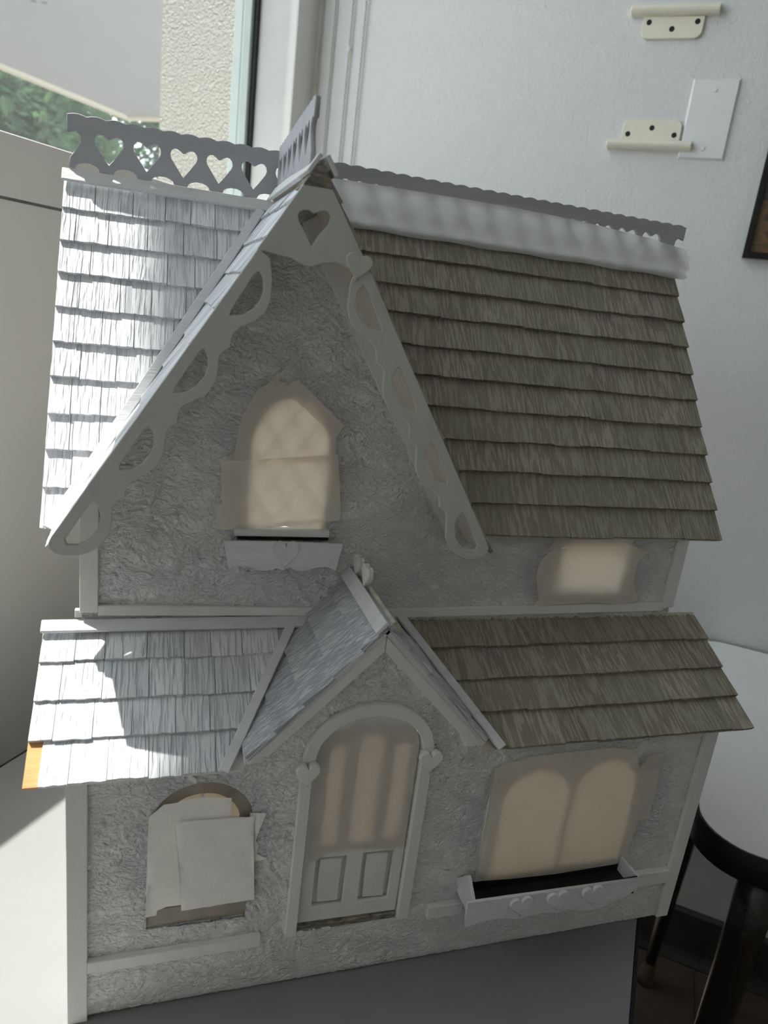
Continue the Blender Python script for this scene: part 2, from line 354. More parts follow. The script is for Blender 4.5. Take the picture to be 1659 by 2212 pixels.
# floor of vinyl planks on a slab
fl = structure(rbox('floor', (WR-0.3, WB, ZF-0.06), (WX, WW+0.1, ZF-0.004), 'dark'))
pw, pl = 0.152, 0.92; i = 0
for ix in range(int((WX-WR)/pw)+1):
    R0 = WR+ix*pw; W0 = WB-random.random()*pl
    while W0 < WW:
        a, b_ = max(W0, WB), min(W0+pl, WW)
        if b_-a > 0.02 and R0 < WX-0.02:
            box('plank', (R0+0.0006, a+0.0006, ZF-0.005), (min(R0+pw, WX)-0.0006, b_-0.0006, ZF), 'floor', fl, 0.0006)
        W0 += pl
structure(rbox('ceiling', (WR-0.3, WB-0.1, ZC), (WX+0.1, WW+0.1, ZC+0.08), 'ceiling'))
structure(rbox('wall_right', (WR-0.32, WW, ZF-0.06), (WX+0.1, WW+0.1, ZC), 'wall'))
structure(rbox('wall_front', (WX, WB-0.1, ZF-0.06), (WX+0.1, WW, ZC), 'wall_side'))
structure(rbox('wall_back', (WR-0.3, WB-0.1, ZF-0.06), (WX, WB, ZC), 'wall_far'))
# window wall: opening from W -1.75 to 1.006, z 0.66 to 2.15
WO0, WO1, ZS, ZH = -1.05, 1.006, 0.661, 2.15
loop = [(WB, ZF-0.06), (WW, ZF-0.06), (WW, ZC), (WB, ZC)]; hole = [(WO0, ZS), (WO1, ZS), (WO1, ZH), (WO0, ZH)]
wl = plate('wall_left', [loop, hole], (V((0, 1, 0)), V((0, 0, 1)), V((1, 0, 0))), (WR, 0, 0), 0.079, 'wall_plain', None, 0.0)
structure(wl); flush(wl)
wl2 = plate('wall_left', [loop, [(WO0-0.02, ZS-0.06), (WO1, ZS-0.06), (WO1, ZH), (WO0-0.02, ZH)]], (V((0, 1, 0)), V((0, 0, 1)), V((1, 0, 0))), (WR-0.129, 0, 0), 0.176, 'stucco_ext', None, 0.0)
structure(wl2); flush(wl2)
# sill board with its groove's shade painted as a dark strip below, window frame, panes
structure(rbox('trim_1', (WR-0.079, WO0, ZS-0.069), (WR+0.004, WO1+0.03, ZS+0.0005), 'wall_plain', None, 0.001))
M['groove_downlight'] = painted('groove_shade_downlight_grey', (0.2, 0.2, 0.2), 0.8, 0.1, 30, 300, 0)  # grey of the painted groove shade, used for the downlight discs too
structure(rbox('sill_groove_shade', (WR-0.004, WB, ZS-0.0725), (WR+0.0006, WO1+0.03, ZS-0.069), 'groove_downlight'))  # thin dark strip added in place of the sill groove's shadow
wf = structure(flush(empty('window_1', (0, 0, 0), None, None)))
rbox('frame', (WR-0.129, WO1-0.012, ZS), (WR-0.104, WO1+0.0, ZH), 'alu', wf, 0.0015)
rbox('frame', (WR-0.104, WO1-0.018, ZS), (WR-0.087, WO1+0.0, ZH), 'alu', wf, 0.0015)
rbox('gasket', (WR-0.087, WO1-0.010, ZS), (WR-0.079, WO1+0.0, ZH), 'gasket', wf, 0.0005)
rbox('frame', (WR-0.129, WO0, ZS-0.03), (WR-0.080, WO1, ZS-0.004), 'alu', wf, 0.001)
rbox('frame', (WR-0.129, WO0, ZH-0.05), (WR-0.080, WO1, ZH), 'alu', wf, 0.001)
rbox('frame', (WR-0.129, WO0, ZS), (WR-0.080, WO0+0.05, ZH), 'alu', wf, 0.001)
for a, b_ in ((WO0+0.05, WO1-0.012),):
    rbox('pane', (WR-0.113, a, ZS-0.004), (WR-0.109, b_, ZH-0.05), 'glass', wf)
# eave of the building above the window, ground outside
structure(rbox('trim_2', (WR-0.75, WB-1, 3.15), (WR-0.2, WW+1, 3.30), 'canopy'))
structure(rbox('ground_outside', (-24, -9, ZF-0.30), (WR-0.305, 20, ZF-0.05), 'concrete'))
M['jamb'] = painted('light_grey_jamb_paint', (0.60, 0.60, 0.585), 0.5, 0.02, 20, 300, 0)
structure(rbox('trim_4', (WR-0.079, WO1-0.002, ZS), (WR-0.0002, WO1-0.0002, ZH), 'jamb'))
# dark rubber baseboard: a section swept along the right wall
prof = [(WW, ZF), (WW-0.022, ZF), (WW-0.021, ZF+0.004), (WW-0.012, ZF+0.012), (WW-0.008, ZF+0.024), (WW-0.007, ZF+0.112), (WW-0.003, ZF+0.1185), (WW, ZF+0.12)]
bb = structure(prism('baseboard_right', [(WR, p[0], p[1]) for p in prof], (WX-WR, 0, 0), 'rubber', None, 0, ROOM))

# ------------------------------------------------------------------ outside: canopy and trees
cn = empty('canopy', rw(-2.9, 1.0, 1.72), 'flat pale canopy roof outside the window, seen from below', 'canopy')
cn.rotation_euler = ROOM.to_euler()
def cbox(name, lo, hi, mat): return box(name, tuple(V(lo)-V((-2.9, 1.0, 1.72))), tuple(V(hi)-V((-2.9, 1.0, 1.72))), mat, cn, 0.004)
cbox('soffit', (-4.12, -6, 1.735), (-1.7, 4.70, 1.82), 'canopy')
cbox('fascia', (-4.20, -6, 1.715), (-4.12, 4.78, 1.95), 'canopy_edge'); cbox('fascia', (-4.12, 4.70, 1.715), (-1.7, 4.78, 1.95), 'canopy_edge')
for W_ in (-4.5, 1.8): cbox('post', (-4.1, W_, ZF-0.05), (-4.0, W_+0.1, 1.735), 'canopy')
for R_, W_ in ((-2.922, 2.685), (-2.877, 2.708)):
    plate('downlight', [arc(R_+2.9, -(W_-1.0), 0.018, 0.013, 0, 345, 23)], (V((1, 0, 0)), V((0, -1, 0)), V((0, 0, -1))), (0, 0, 0.0135), 0.004, 'groove_downlight', cn, 0.0003)
def ring(c, r, axis, n=8):
    z = axis.normalized(); x = z.orthogonal().normalized(); y = z.cross(x)
    return [c+x*(r*math.cos(2*math.pi*k/n))+y*(r*math.sin(2*math.pi*k/n)) for k in range(n)]
def tube(name, pts, radii, mat, parent=None, n=10, smooth=True):
    vs_, fs = [], []
    for k, (p, r) in enumerate(zip(pts, radii)):
        p = V(p); a = V(pts[max(k-1, 0)]); b_ = V(pts[min(k+1, len(pts)-1)])
        vs_ += ring(p, r, b_-a, n)
    for k in range(len(pts)-1):
        for j in range(n): fs.append((k*n+j, k*n+(j+1) % n, (k+1)*n+(j+1) % n, (k+1)*n+j))
    fs += [tuple(range(n-1, -1, -1)), tuple(range((len(pts)-1)*n, len(pts)*n))]
    return mesh(name, vs_, fs, mat, parent, None, smooth)
def tree(R, W, h, rad, label):
    t = empty('tree', rw(R, W, ZF-0.05), label, 'tree')
    tube('trunk', [(0, 0, 0), (0.05, 0.02, h*0.3), (0, 0.06, h*0.62), (0.03, 0, h*0.85)], [0.13, 0.10, 0.07, 0.03], 'bark', t)
    vs_, fs = [], []
    for k in range(26000):
        while True:
            p = V((random.uniform(-1, 1), random.uniform(-1, 1), random.uniform(-1, 1)))
            if 0.45 < p.length < 1: break
        p = V((p.x*rad, p.y*rad, h*0.58+p.z*h*0.42))*(1+0.08*math.sin(p.x*5+p.z*4))
        a = V((random.gauss(0, 1), random.gauss(0, 1), random.gauss(0, 0.6))).normalized(); b_ = a.orthogonal().normalized()
        s = random.uniform(0.05, 0.10); i0 = len(vs_)
        vs_ += [p-a*s, p+b_*s*0.45, p+a*s, p-b_*s*0.45]; fs.append((i0, i0+1, i0+2, i0+3))
    me = bpy.data.meshes.new('foliage'); me.from_pydata([tuple(v) for v in vs_], [], fs)
    o = link('foliage', me, 'leaf', t); o['kind'] = 'stuff'
tree(-8.0, 6.0, 4.6, 2.1, 'leafy green tree seen under the canopy through the left of the window')
tree(-10.6, 11.4, 5.8, 2.6, 'leafy green tree beside the cream stucco reveal, seen through the heart cutouts')
tree(-16.5, 13.6, 7.4, 2.9, 'tall green tree farthest from the window, filling the gap between the two nearer trees')

# ------------------------------------------------------------------ tables
def table(R0, W0, R1, W1, rc, th, label, legs, top_mat):
    cx, cw = (R0+R1)/2, (W0+W1)/2
    t = empty('table', rw(cx, cw, ZF), label, 'table'); t.rotation_euler = ROOM.to_euler()
    hx, hy = (R1-R0)/2, (W1-W0)/2
    def outline(g):
        x, y, r = hx-g, hy-g, max(rc-g, 0.002); o = []
        for sx, sy, a in ((1, 1, 0), (-1, 1, 90), (-1, -1, 180), (1, -1, 270)):
            o += arc(sx*(x-r), sy*(y-r), r, r, a, a+90, 10)
        return o
    F = (V((1, 0, 0)), V((0, 1, 0)), V((0, 0, 1)))
    plate('tabletop', [outline(0.0035)], F, (0, 0, TZ), th-0.001, top_mat, t, 0.0005)
    plate('edge_band', [outline(0), outline(0.0034)], F, (0, 0, TZ-0.0004), th, 'black', t, 0.0006)
    for lx, ly in legs:
        x, y = lx-cx, ly-cw
        lg = tube('leg', [(x, y, TZ-th), (x, y, TZ-0.12), (x, y, 0.31), (x, y, 0.05)], [0.022, 0.021, 0.018, 0.0095], 'leg', t, 20)
        tube('foot', [(x, y, 0.05), (x, y, 0.034), (x, y, 0.032), (x, y, 0.012), (x, y, 0)], [0.0125, 0.0125, 0.014, 0.014, 0.016], 'brass', lg, 20)
    return t
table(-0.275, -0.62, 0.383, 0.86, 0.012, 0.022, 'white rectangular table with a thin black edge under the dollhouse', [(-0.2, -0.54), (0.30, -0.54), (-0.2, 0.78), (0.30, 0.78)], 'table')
table(0.4356, 0.4638, 1.25, 1.045+0.03, 0.062, 0.036, 'white round-cornered table with a thick black edge and tapered dark legs by the wall', [(0.513, 0.492), (0.505, 0.978), (1.18, 0.53), (1.18, 0.978)], 'table_far')

# ------------------------------------------------------------------ things on the right wall
def wall_bracket(R, z, flip, label):
    t = empty('wall_bracket', rw(R, WW, z), label, 'bracket', 'ivory plastic brackets on the wall'); t.rotation_euler = ROOM.to_euler()
    s = -1 if flip else 1                                  # plate hangs below the lip, or stands above it
    F = (V((1, 0, 0)), V((0, 0, 1)), V((0, -1, 0)))
    hw = 0.047
    pts = [(-hw, 0), (hw, 0)]+[(hw, -0.020*s)]+[(hw-0.012+0.012*math.cos(a*math.pi/12), s*(-0.020-0.012*math.sin(a*math.pi/12))) for a in range(1, 7)]
    pts += [(-hw+0.012-0.012*math.sin(a*math.pi/12), s*(-0.020-0.012*math.cos(a*math.pi/12))) for a in range(0, 7)]
    plate('back_plate', [pts], F, (0, -0.006, 0), 0.006, 'ivory', t, 0.001)
    prof = [(0, 0), (-0.004, 0.0), (-0.014, 0.001), (-0.019, 0.005), (-0.019, 0.010), (-0.014, 0.0145), (0, 0.016)]
    lip = prism('lip', [(-0.068, a, b_*s) for a, b_ in prof], (0.136, 0, 0), 'ivory', t, 0.0018)
    for sx, sz in ((-0.037, -0.0085), (0, -0.0185), (0.037, -0.0085)):
        pl_ = plate('screw', [arc(sx, sz*s, 0.0042, 0.0042, 0, 330, 11)], F, (0, -0.0063, 0), 0.001, 'screw', t, 0.0001)
wall_bracket(0.1845, 1.0200, False, 'upper ivory plastic bracket high on the wall, plate hanging below its lip')
wall_bracket(0.1845, 0.8385, True, 'lower ivory plastic bracket on the wall, overlapping the blank wall plate')
cp = empty('wall_plate', rw(0.2695, WW, 0.872), 'blank white wall plate with two screws, partly behind the lower ivory bracket', 'plate'); cp.rotation_euler = ROOM.to_euler()
o = mesh('cover', [(-0.036, 0, -0.060), (0.036, 0, -0.060), (0.036, 0, 0.060), (-0.036, 0, 0.060), (-0.033, -0.005, -0.057), (0.033, -0.005, -0.057), (0.033, -0.005, 0.057), (-0.033, -0.005, 0.057)],
         [(0, 1, 5, 4), (1, 2, 6, 5), (2, 3, 7, 6), (3, 0, 4, 7), (4, 5, 6, 7)], 'plate', cp)
for z in (-0.043, 0.043): plate('screw', [arc(0, z, 0.0038, 0.0038, 0, 330, 11)], (V((1, 0, 0)), V((0, 0, 1)), V((0, -1, 0))), (0, -0.0062, 0), 0.0015, 'plate', cp, 0.0004)
pf = empty('picture_frame', rw(0.55, WW, 0.667), 'black framed brown picture at the right edge of the photo', 'picture'); pf.rotation_euler = ROOM.to_euler()
F = (V((1, 0, 0)), V((0, 0, 1)), V((0, -1, 0)))
plate('frame', [rect(-0.183, 0, 0.183, 0.46), rect(-0.174, 0.009, 0.174, 0.451)], F, (0, -0.018, 0), 0.018, 'black', pf, 0.0008)
plate('print', [rect(-0.176, 0.007, 0.176, 0.453)], F, (0, -0.010, 0), 0.004, 'picture', pf, 0.0001)
def bead_chain(R0, R1, z0, label, knot=None):
    t = empty('blind_chain', rw((R0+R1)/2, WW-0.006, z0), label, 'chain', 'blind chains beside the window'); t.rotation_euler = ROOM.to_euler()
    w = (R1-R0)/2; path = []
    z = 1.05
    while z > 0.0: path.append((-w, z)); z -= 0.0042
    k = 14
    for j in range(k+1): path.append((-w*math.cos(math.pi*j/k), -w*math.sin(math.pi*j/k)))
    z = 0.0042
    while z < 1.05: path.append((w, z)); z += 0.0042
    bm = bmesh.new()
    for j, (x, zz) in enumerate(path):
        bmesh.ops.create_icosphere(bm, subdivisions=1, radius=0.0020, matrix=Matrix.Translation((x+0.0004*(-1)**j, 0, zz)))
    me = bpy.data.meshes.new('beads'); bm.to_mesh(me); bm.free(); me.polygons.foreach_set('use_smooth', [True]*len(me.polygons))
    b_ = link('beads', me, 'chain', t); b_['kind'] = 'stuff'
    tube('string', [(-w, 0, 1.05), (-w, 0, 0.0)], [0.0006, 0.0006], 'chain', t, 6); tube('string', [(w, 0, 1.05), (w, 0, 0.0)], [0.0006, 0.0006], 'chain', t, 6)
    if knot is not None:
        bm = bmesh.new(); bmesh.ops.create_uvsphere(bm, u_segments=10, v_segments=8, radius=0.0034, matrix=Matrix.Diagonal((1, 1, 1.5, 1)))
        me = bpy.data.meshes.new('connector'); bm.to_mesh(me); bm.free()
        link('connector', me, 'plate', t, Matrix.Translation((-w, 0, knot-z0)))
bead_chain(-0.4525, -0.4250, 0.30, 'left loop of ivory blind chain hanging beside the window corner')
bead_chain(-0.3890, -0.3620, 0.34, 'right loop of ivory blind chain with a small white connector', 0.978)

# ------------------------------------------------------------------ the dollhouse
H = empty('doll_house', (0, 0, TZ), 'white primed wooden dollhouse with masked windows and half brown shingled roof on the table', 'dollhouse')
XG, ZG = 0.1387, 0.5990                            # cross gable: middle, outer apex of its boards (slope 1.6)
KG = 1.6
XP, ZP, KP = 0.2007, 0.3180, 1.085                 # porch gable: middle, shingle apex, slope
def zmain(y): return 0.3516+(y-0.0744)*1.608       # shingle surface of the main front slope
def ymain(z): return 0.0744+(z-0.3516)/1.608
def zlow(y): return 0.2105+(y+0.0107)*0.6595
def ylow(z): return -0.0107+(z-0.2105)/0.6595

# --- walls
door_hole = [(0.1615, 0.050), (0.2435, 0.050), (0.2435, 0.2066)]+arc(0.2025, 0.2066, 0.041, 0.035, 0, 180, 18)[1:-1]+[(0.1615, 0.2066)]
lw_hole = [(0.0508, 0.0722), (0.1212, 0.0722), (0.1212, 0.160)]+arc(0.0860, 0.160, 0.0352, 0.0335, 0, 180, 18)[1:-1]+[(0.0508, 0.160)]
rw_hole = [(0.3100, 0.0735), (0.4480, 0.0735), (0.4480, 0.146)]+arc(0.4140, 0.150, 0.034, 0.037, 0, 150, 12)+arc(0.3480, 0.150, 0.037, 0.037, 30, 180, 12)+[(0.3100, 0.146)]
xe = (0.3010-0.2105)/1.02
fw = plate('front_wall', [[(0.0, 0.001), (0.518, 0.001), (0.518, 0.207), (0.2915, 0.207), (XP, 0.3055), (0.1100, 0.207), (0.0, 0.207)], door_hole, lw_hole, rw_hole], FRONT, (0, 0.0013, 0), 0.005, 'stucco_low', H, 0.0002)
fw['label'] = 'rough stucco lower front wall'
gw_hole = [(0.1118, 0.346), (0.1735, 0.346), (0.1735, 0.414)]+arc(0.14265, 0.414, 0.03085, 0.037, 0, 180, 18)[1:-1]+[(0.1118, 0.414)]
uw_hole = [(0.3850, 0.298), (0.4525, 0.298), (0.4525, 0.343), (0.3850, 0.343)]
zt = 0.362
uf = plate('upper_front_wall', [[(0.0, 0.270), (0.517, 0.270), (0.517, zt), (XG+(ZG-0.009-zt)/KG, zt), (XG, ZG-0.009), (0.0, ZG-0.009-XG*KG)], gw_hole, uw_hole], FRONT, (0, 0.0883, 0), 0.005, 'stucco_up', H, 0.0002)
uf['label'] = 'rough stucco upper front wall with the gable'
sw = [(0.0062, 0.001), (0.36, 0.001), (0.36, 0.352), (0.2238, 0.571), (0.0932, 0.361), (0.0932, 0.262), (0.0062, 0.205)]
for x in (0.005, 0.5175): plate('side_wall', [sw], SIDE, (x, 0, 0), 0.005, 'white' if x < 0.1 else 'wood_raw', H, 0.0002)
box('house_floor', (0.0055, 0.0065, 0.001), (0.5120, 0.36, 0.006), 'wood_inside', H)
box('house_floor', (0.0055, 0.0935, 0.262), (0.5120, 0.36, 0.267), 'wood_inside', H)

# stucco skins: the trowelled relief is real geometry in front of the flat walls
def stucco_skin(name, outer, holes, y, mat, parent, g=0.00135):
    def inside(q, x, z):
        r = False
        for k in range(len(q)):
            (xa, za), (xb, zb) = q[k], q[k-1]
            if (za > z) != (zb > z) and x < (xb-xa)*(z-za)/(zb-za)+xa: r = not r
        return r
    boxes = [(min(p[0] for p in h)-g, max(p[0] for p in h)+g, min(p[1] for p in h)-g, max(p[1] for p in h)+g, h) for h in holes]
    def in_hole(x, z): return any(a < x < b and c < z < d and inside(h, x, z) for a, b, c, d, h in boxes)
    pts, edges = [], []
    for q in [outer]+holes:
        b0 = len(pts); fine = []
        for k in range(len(q)):
            a, b = Vector(q[k]), Vector(q[(k+1) % len(q)]); m = max(1, int((b-a).length/g))
            fine += [a+(b-a)*t/m for t in range(m)]
        pts += fine; edges += [(b0+k, b0+(k+1) % len(fine)) for k in range(len(fine))]
    nb_ = len(pts); near = set((round(p.x/g*1.6), round(p.y/g*1.6)) for p in pts)
    xs = [p[0] for p in outer]; zs = [p[1] for p in outer]; z = min(zs)+g*0.8; row = 0
    while z < max(zs):
        x = min(xs)+g*(0.3 if row % 2 else 0.8)
        while x < max(xs):
            if (round(x/g*1.6), round(z/g*1.6)) not in near and inside(outer, x, z) and not in_hole(x, z): pts.append(Vector((x, z)))
            x += g
        z += g*0.87; row += 1
    r = delaunay_2d_cdt(pts, edges, [], 0, 1e-8)
    nz = noise_mod.noise
    vs_ = []
    for p in r[0]:
        x, z = p
        w1 = nz((x*34, 3.1, z*34)); w2 = nz((x*34, 9.7, z*34))
        a = 0.5+1.1*nz((x*9, 1.7, z*9)); ca, sa = math.cos(a), math.sin(a)
        px, pz = x+w1*0.006, z+w2*0.006
        u, v = px*ca+pz*sa, -px*sa+pz*ca
        h = 1-abs(nz((u*150, 0.3, v*290)))*1.7
        h += 0.55*(1-abs(nz((u*300+7, 4.4, v*520)))*1.7)
        h += 0.3*nz((x*420, 8.8, z*420))
        amp = 0.0013*(0.85+0.6*nz((x*14, 5.5, z*14)))
        amp *= min(1.0, 0.25+z/0.006)
        vs_.append((x, y+0.0012-min(0.0026, max(0.0, amp*(h+0.35))), z))
    fs = []
    for f in r[2]:
        cx = sum(r[0][k][0] for k in f)/3; cz = sum(r[0][k][1] for k in f)/3
        if inside(outer, cx, cz) and not in_hole(cx, cz): fs.append(tuple(f))
    me = bpy.data.meshes.new(name); me.from_pydata(vs_, [], fs); me.update()
    if sum(p.normal.y for p in list(me.polygons)[:200]) > 0: me.flip_normals()
    me.polygons.foreach_set('use_smooth', [True]*len(me.polygons))
    return link(name, me, mat, parent)
low_outer = [(0.0, 0.001), (0.518, 0.001), (0.518, 0.207), (0.2915, 0.207), (XP, 0.3055), (0.1100, 0.207), (0.0, 0.207)]
up_outer = [(0.0, 0.270), (0.517, 0.270), (0.517, zt), (XG+(ZG-0.009-zt)/KG, zt), (XG, ZG-0.009), (0.0, ZG-0.009-XG*KG)]
stucco_skin('stucco', low_outer, [door_hole, lw_hole, rw_hole], 0.0, 'stucco_low', fw)
stucco_skin('stucco', up_outer, [gw_hole, uw_hole], 0.087, 'stucco_up', uf)

# --- trims
def quad(name, pts, y, th, mat='white', bv=0.0005): return prism(name, [(p[0], y, p[1]) for p in pts], (0, th, 0), mat, H, bv)
box('corner_trim', (-0.0012, -0.004, 0.0), (0.0120, 0.000, 0.2055), 'white', H)
box('corner_trim', (0.5065, -0.004, 0.003), (0.5192, 0.000, 0.2030), 'white', H)
box('corner_trim', (-0.0012, 0.0832, 0.2835), (0.0112, 0.0868, 0.372), 'white', H)
box('corner_trim', (0.5065, 0.0832, 0.2800), (0.5185, 0.0868, 0.360), 'white', H)
box('corner_trim', (-0.0045, 0.0850, 0.2790), (0.0005, 0.0890, 0.2850), 'white', H)
quad('sill_trim', [(0.0112, 0.2808), (0.2000, 0.2775), (0.2000, 0.2842), (0.0112, 0.2889)], 0.0832, 0.0036)
quad('sill_trim', [(0.2010, 0.2745), (0.5065, 0.2765), (0.5065, 0.2850), (0.2010, 0.2822)], 0.0832, 0.0036)
box('belt_trim', (0.0122, -0.0052, 0.0455), (0.1335, 0.000, 0.0553), 'white', H)
box('belt_trim', (0.2690, -0.0055, 0.0465), (0.3000, 0.000, 0.0580), 'white', H)
quad('belt_trim', [(0.4560, 0.0452), (0.5063, 0.0452), (0.5063, 0.0590), (0.4560, 0.0605)], -0.006, 0.006)
for x in (0.1160, 0.2790): box('eave_block', (x-0.0055, -0.011, 0.2135), (x+0.0075, 0.0, 0.2195), 'white', H)

# --- shingled slopes
def strip_clip(poly, f):
    """keep the side of a 2D polygon where f >= 0 (f linear)"""
    out = []
    for k in range(len(poly)):
        a, b_ = poly[k], poly[(k+1) % len(poly)]; fa, fb = f(*a), f(*b_)
        if fa >= 0: out.append(a)
        if (fa >= 0) != (fb >= 0):
            t = fa/(fa-fb); out.append((a[0]+(b_[0]-a[0])*t, a[1]+(b_[1]-a[1])*t))
    return out
def lay(parent, O, u, d, rows, x0, x1, clips, mat, wmin, wmax, butt=0.0026, rag=0.0005, gap=0.00035, mat_of=None, x0_of=None):
    """courses of separate wedge shingles; O ridge point, u across, d down the slope, rows = [(s_top, s_butt)]"""
    u, d = V(u).normalized(), V(d).normalized(); n = u.cross(-d)
    if n.z < 0: n = -n
    for ri, (s0, s1) in enumerate(rows):
        x = (x0_of(ri) if x0_of else x0); first = True
        while x < x1-0.0006:
            w = random.uniform(wmin, wmax)*(random.uniform(0.35, 0.9) if first else 1); first = False
            if x+w > x1-0.006: w = x1-x
            a, b_ = x+gap/2, x+w-gap/2
            k = max(3, int((b_-a)/0.0035)); sb = s1+random.uniform(-0.0007, 0.0007)
            bot = [(b_+(a-b_)*j/k, sb+(random.uniform(-rag, rag) if 0 < j < k else 0)) for j in range(k+1)]
            poly = [(a, s0), (b_, s0)]+bot
            for f in clips: poly = strip_clip(poly, f)
            x += w
            if len(poly) < 3: continue
            xs = [p[0] for p in poly]; ss = [p[1] for p in poly]
            if max(xs)-min(xs) < 0.002 or max(ss)-min(ss) < 0.003: continue
            cx, cs = (max(xs)+min(xs))/2, (s0+s1)/2
            L = s1-s0; hh = butt*random.uniform(0.85, 1.2)
            top = [V((p[0]-cx, cs-p[1], 0.0006+(hh-0.0006)*max(0, (p[1]-s0)/L))) for p in poly]
            m = len(top); vs_ = top+[V((p.x, p.y, 0)) for p in top]
            fs = [tuple(range(m)), tuple(range(2*m-1, m-1, -1))]+[(j, (j+1) % m, m+(j+1) % m, m+j) for j in range(m)]
            c = V(O)+u*cx+d*cs; e = -d
            mw = Matrix(((u.x, e.x, n.x, c.x), (u.y, e.y, n.y, c.y), (u.z, e.z, n.z, c.z), (0, 0, 0, 1)))
            mesh('shingle', vs_, fs, mat_of(ri) if mat_of else mat, parent, mw)
LM = math.hypot(1, 1.608); dM = V((0, -1/LM, -1.608/LM)); nM = V((0, -1.608/LM, 1/LM))
ridge = V((0, 0.2238, zmain(0.2238))); SL = (0.2238-0.0744)*LM
# decks 3.2 mm under the shingle faces; each half of the main roof is a part
dk = 0.0030
xl, xr = -0.0253, 0.5453
def vx(s, side):                                    # where the cross gable meets the main slope
    z = ridge.z+dM.z*s; return XG+side*(0.6020-z)/KG
def deck(name, pts, n, th, mat, label=None):
    o = prism(name, [V(p)-n*dk for p in pts], -n*th, mat, H, 0.0002)
    if label: o['label'] = label
    return o
def mpt(x, s): return V((x, 0, 0))+V((0, ridge.y, ridge.z))+dM*s
roofL = deck('main_roof', [mpt(xl, 0), mpt(vx(0, -1)+0.004, 0), mpt(vx(SL, -1)+0.004, SL), mpt(xl, SL)], nM, 0.0035, 'wood_raw', 'white shingled left half of the main roof')
roofR = deck('main_roof', [mpt(vx(0, 1)-0.004, 0), mpt(xr, 0), mpt(xr, SL), mpt(vx(SL, 1)-0.004, SL)], nM, 0.0035, 'wood_raw', 'brown shingled right half of the main roof')
butts = [32.0, 60.5, 88.0, 117.0, 144.8, 172.4, 200.3, 227.7, 255.0, 283.0]
rows = [((butts[k-1]-1.5 if k else 4)/1000, butts[k]/1000) for k in range(10)]
Om = V((0, ridge.y, ridge.z))-nM*dk
slopeL = lambda x, s: (vx(0, -1)+(vx(SL, -1)-vx(0, -1))*s/SL)-0.0005-x
slopeR = lambda x, s: x-(vx(0, 1)+(vx(SL, 1)-vx(0, 1))*s/SL)-0.0005
lay(roofL, Om, (1, 0, 0), dM, rows, xl, 0.14, [slopeL], 'shingle_white', 0.019, 0.030, 0.0032, gap=0.0006)
lay(roofR, Om, (1, 0, 0), dM, rows, 0.135, xr, [slopeR], 'shingle_brown', 0.024, 0.044, 0.0042, 0.0003, 0.0001)
# ridge batten, valley batten
bar('ridge_batten', mpt(xl-0.0012, 0.0052)+nM*0.0006, mpt(0.138, 0.0052)+nM*0.0006, dM*0.0104, nM*0.0028, 'white_rough', roofL, 0.0005)
a, b_ = mpt(vx(SL, -1)-0.0015, SL+0.002), mpt(vx(0.01, -1)-0.0015, 0.01); dv = (b_-a).normalized(); ac = dv.cross(nM).normalized()
bar('valley_batten', a+nM*0.001, b_+nM*0.001, ac*0.0070, nM*0.0030, 'white_rough', roofL, 0.0005)
a, b_ = mpt(vx(SL, 1)+0.003, SL), mpt(vx(0.01, 1)+0.003, 0.01); dv = (b_-a).normalized(); ac = dv.cross(nM).normalized()
box('ridge_batten', (0.150, 0.2160, 0.5850), (xr, 0.2238, 0.5885), 'white_rough', roofR)

# --- cross gable roof
LG = math.hypot(1, KG); GL = 0.1560*LG
YF = 0.0338
for side in (-1, 1):
    dG = V((side/LG, 0, -KG/LG)); nG = V((side*KG/LG, 0, 1/LG))
    top = V((XG, 0, 0.6020))
    yv = lambda s: ymain(0.6020+dG.z*s)
    gp = lambda y, s: top+V((0, y, 0))+dG*s
    gd = prism('gable_roof', [gp(YF+0.0032, 0)-nG*0.0035, gp(0.2238, 0)-nG*0.0035, gp(yv(GL)+0.002, GL)-nG*0.0035, gp(YF+0.0032, GL)-nG*0.0035], -nG*0.0042, 'white' if side < 0 else 'wood_raw', H, 0.0002)
    gd['label'] = 'narrow white shingled left slope of the front gable roof' if side < 0 else 'right slope of the front gable roof, seen on edge'
    u = V((0, 1, 0)) if side < 0 else V((0, 1, 0))
    grows = [((27.8*k-1.5 if k else 6)/1000, min(27.8*(k+1), GL*1000)/1000) for k in range(int(GL*1000/27.8)+1) if 27.8*k < GL*1000-8]
    lay(gd, top-nG*0.0035, u, dG, grows, YF, 0.225, [lambda y, s: ymain(0.6020-KG/LG*s)+0.001-y], 'shingle_white' if side < 0 else 'shingle_brown', 0.022, 0.034, 0.0025)
    o = bar('ridge_batten', gp(YF-0.0005, 0.007)+nG*0.0004, gp(0.215, 0.007)+nG*0.0004, dG*0.0125, nG*0.0028, 'white_rough', gd, 0.0004)

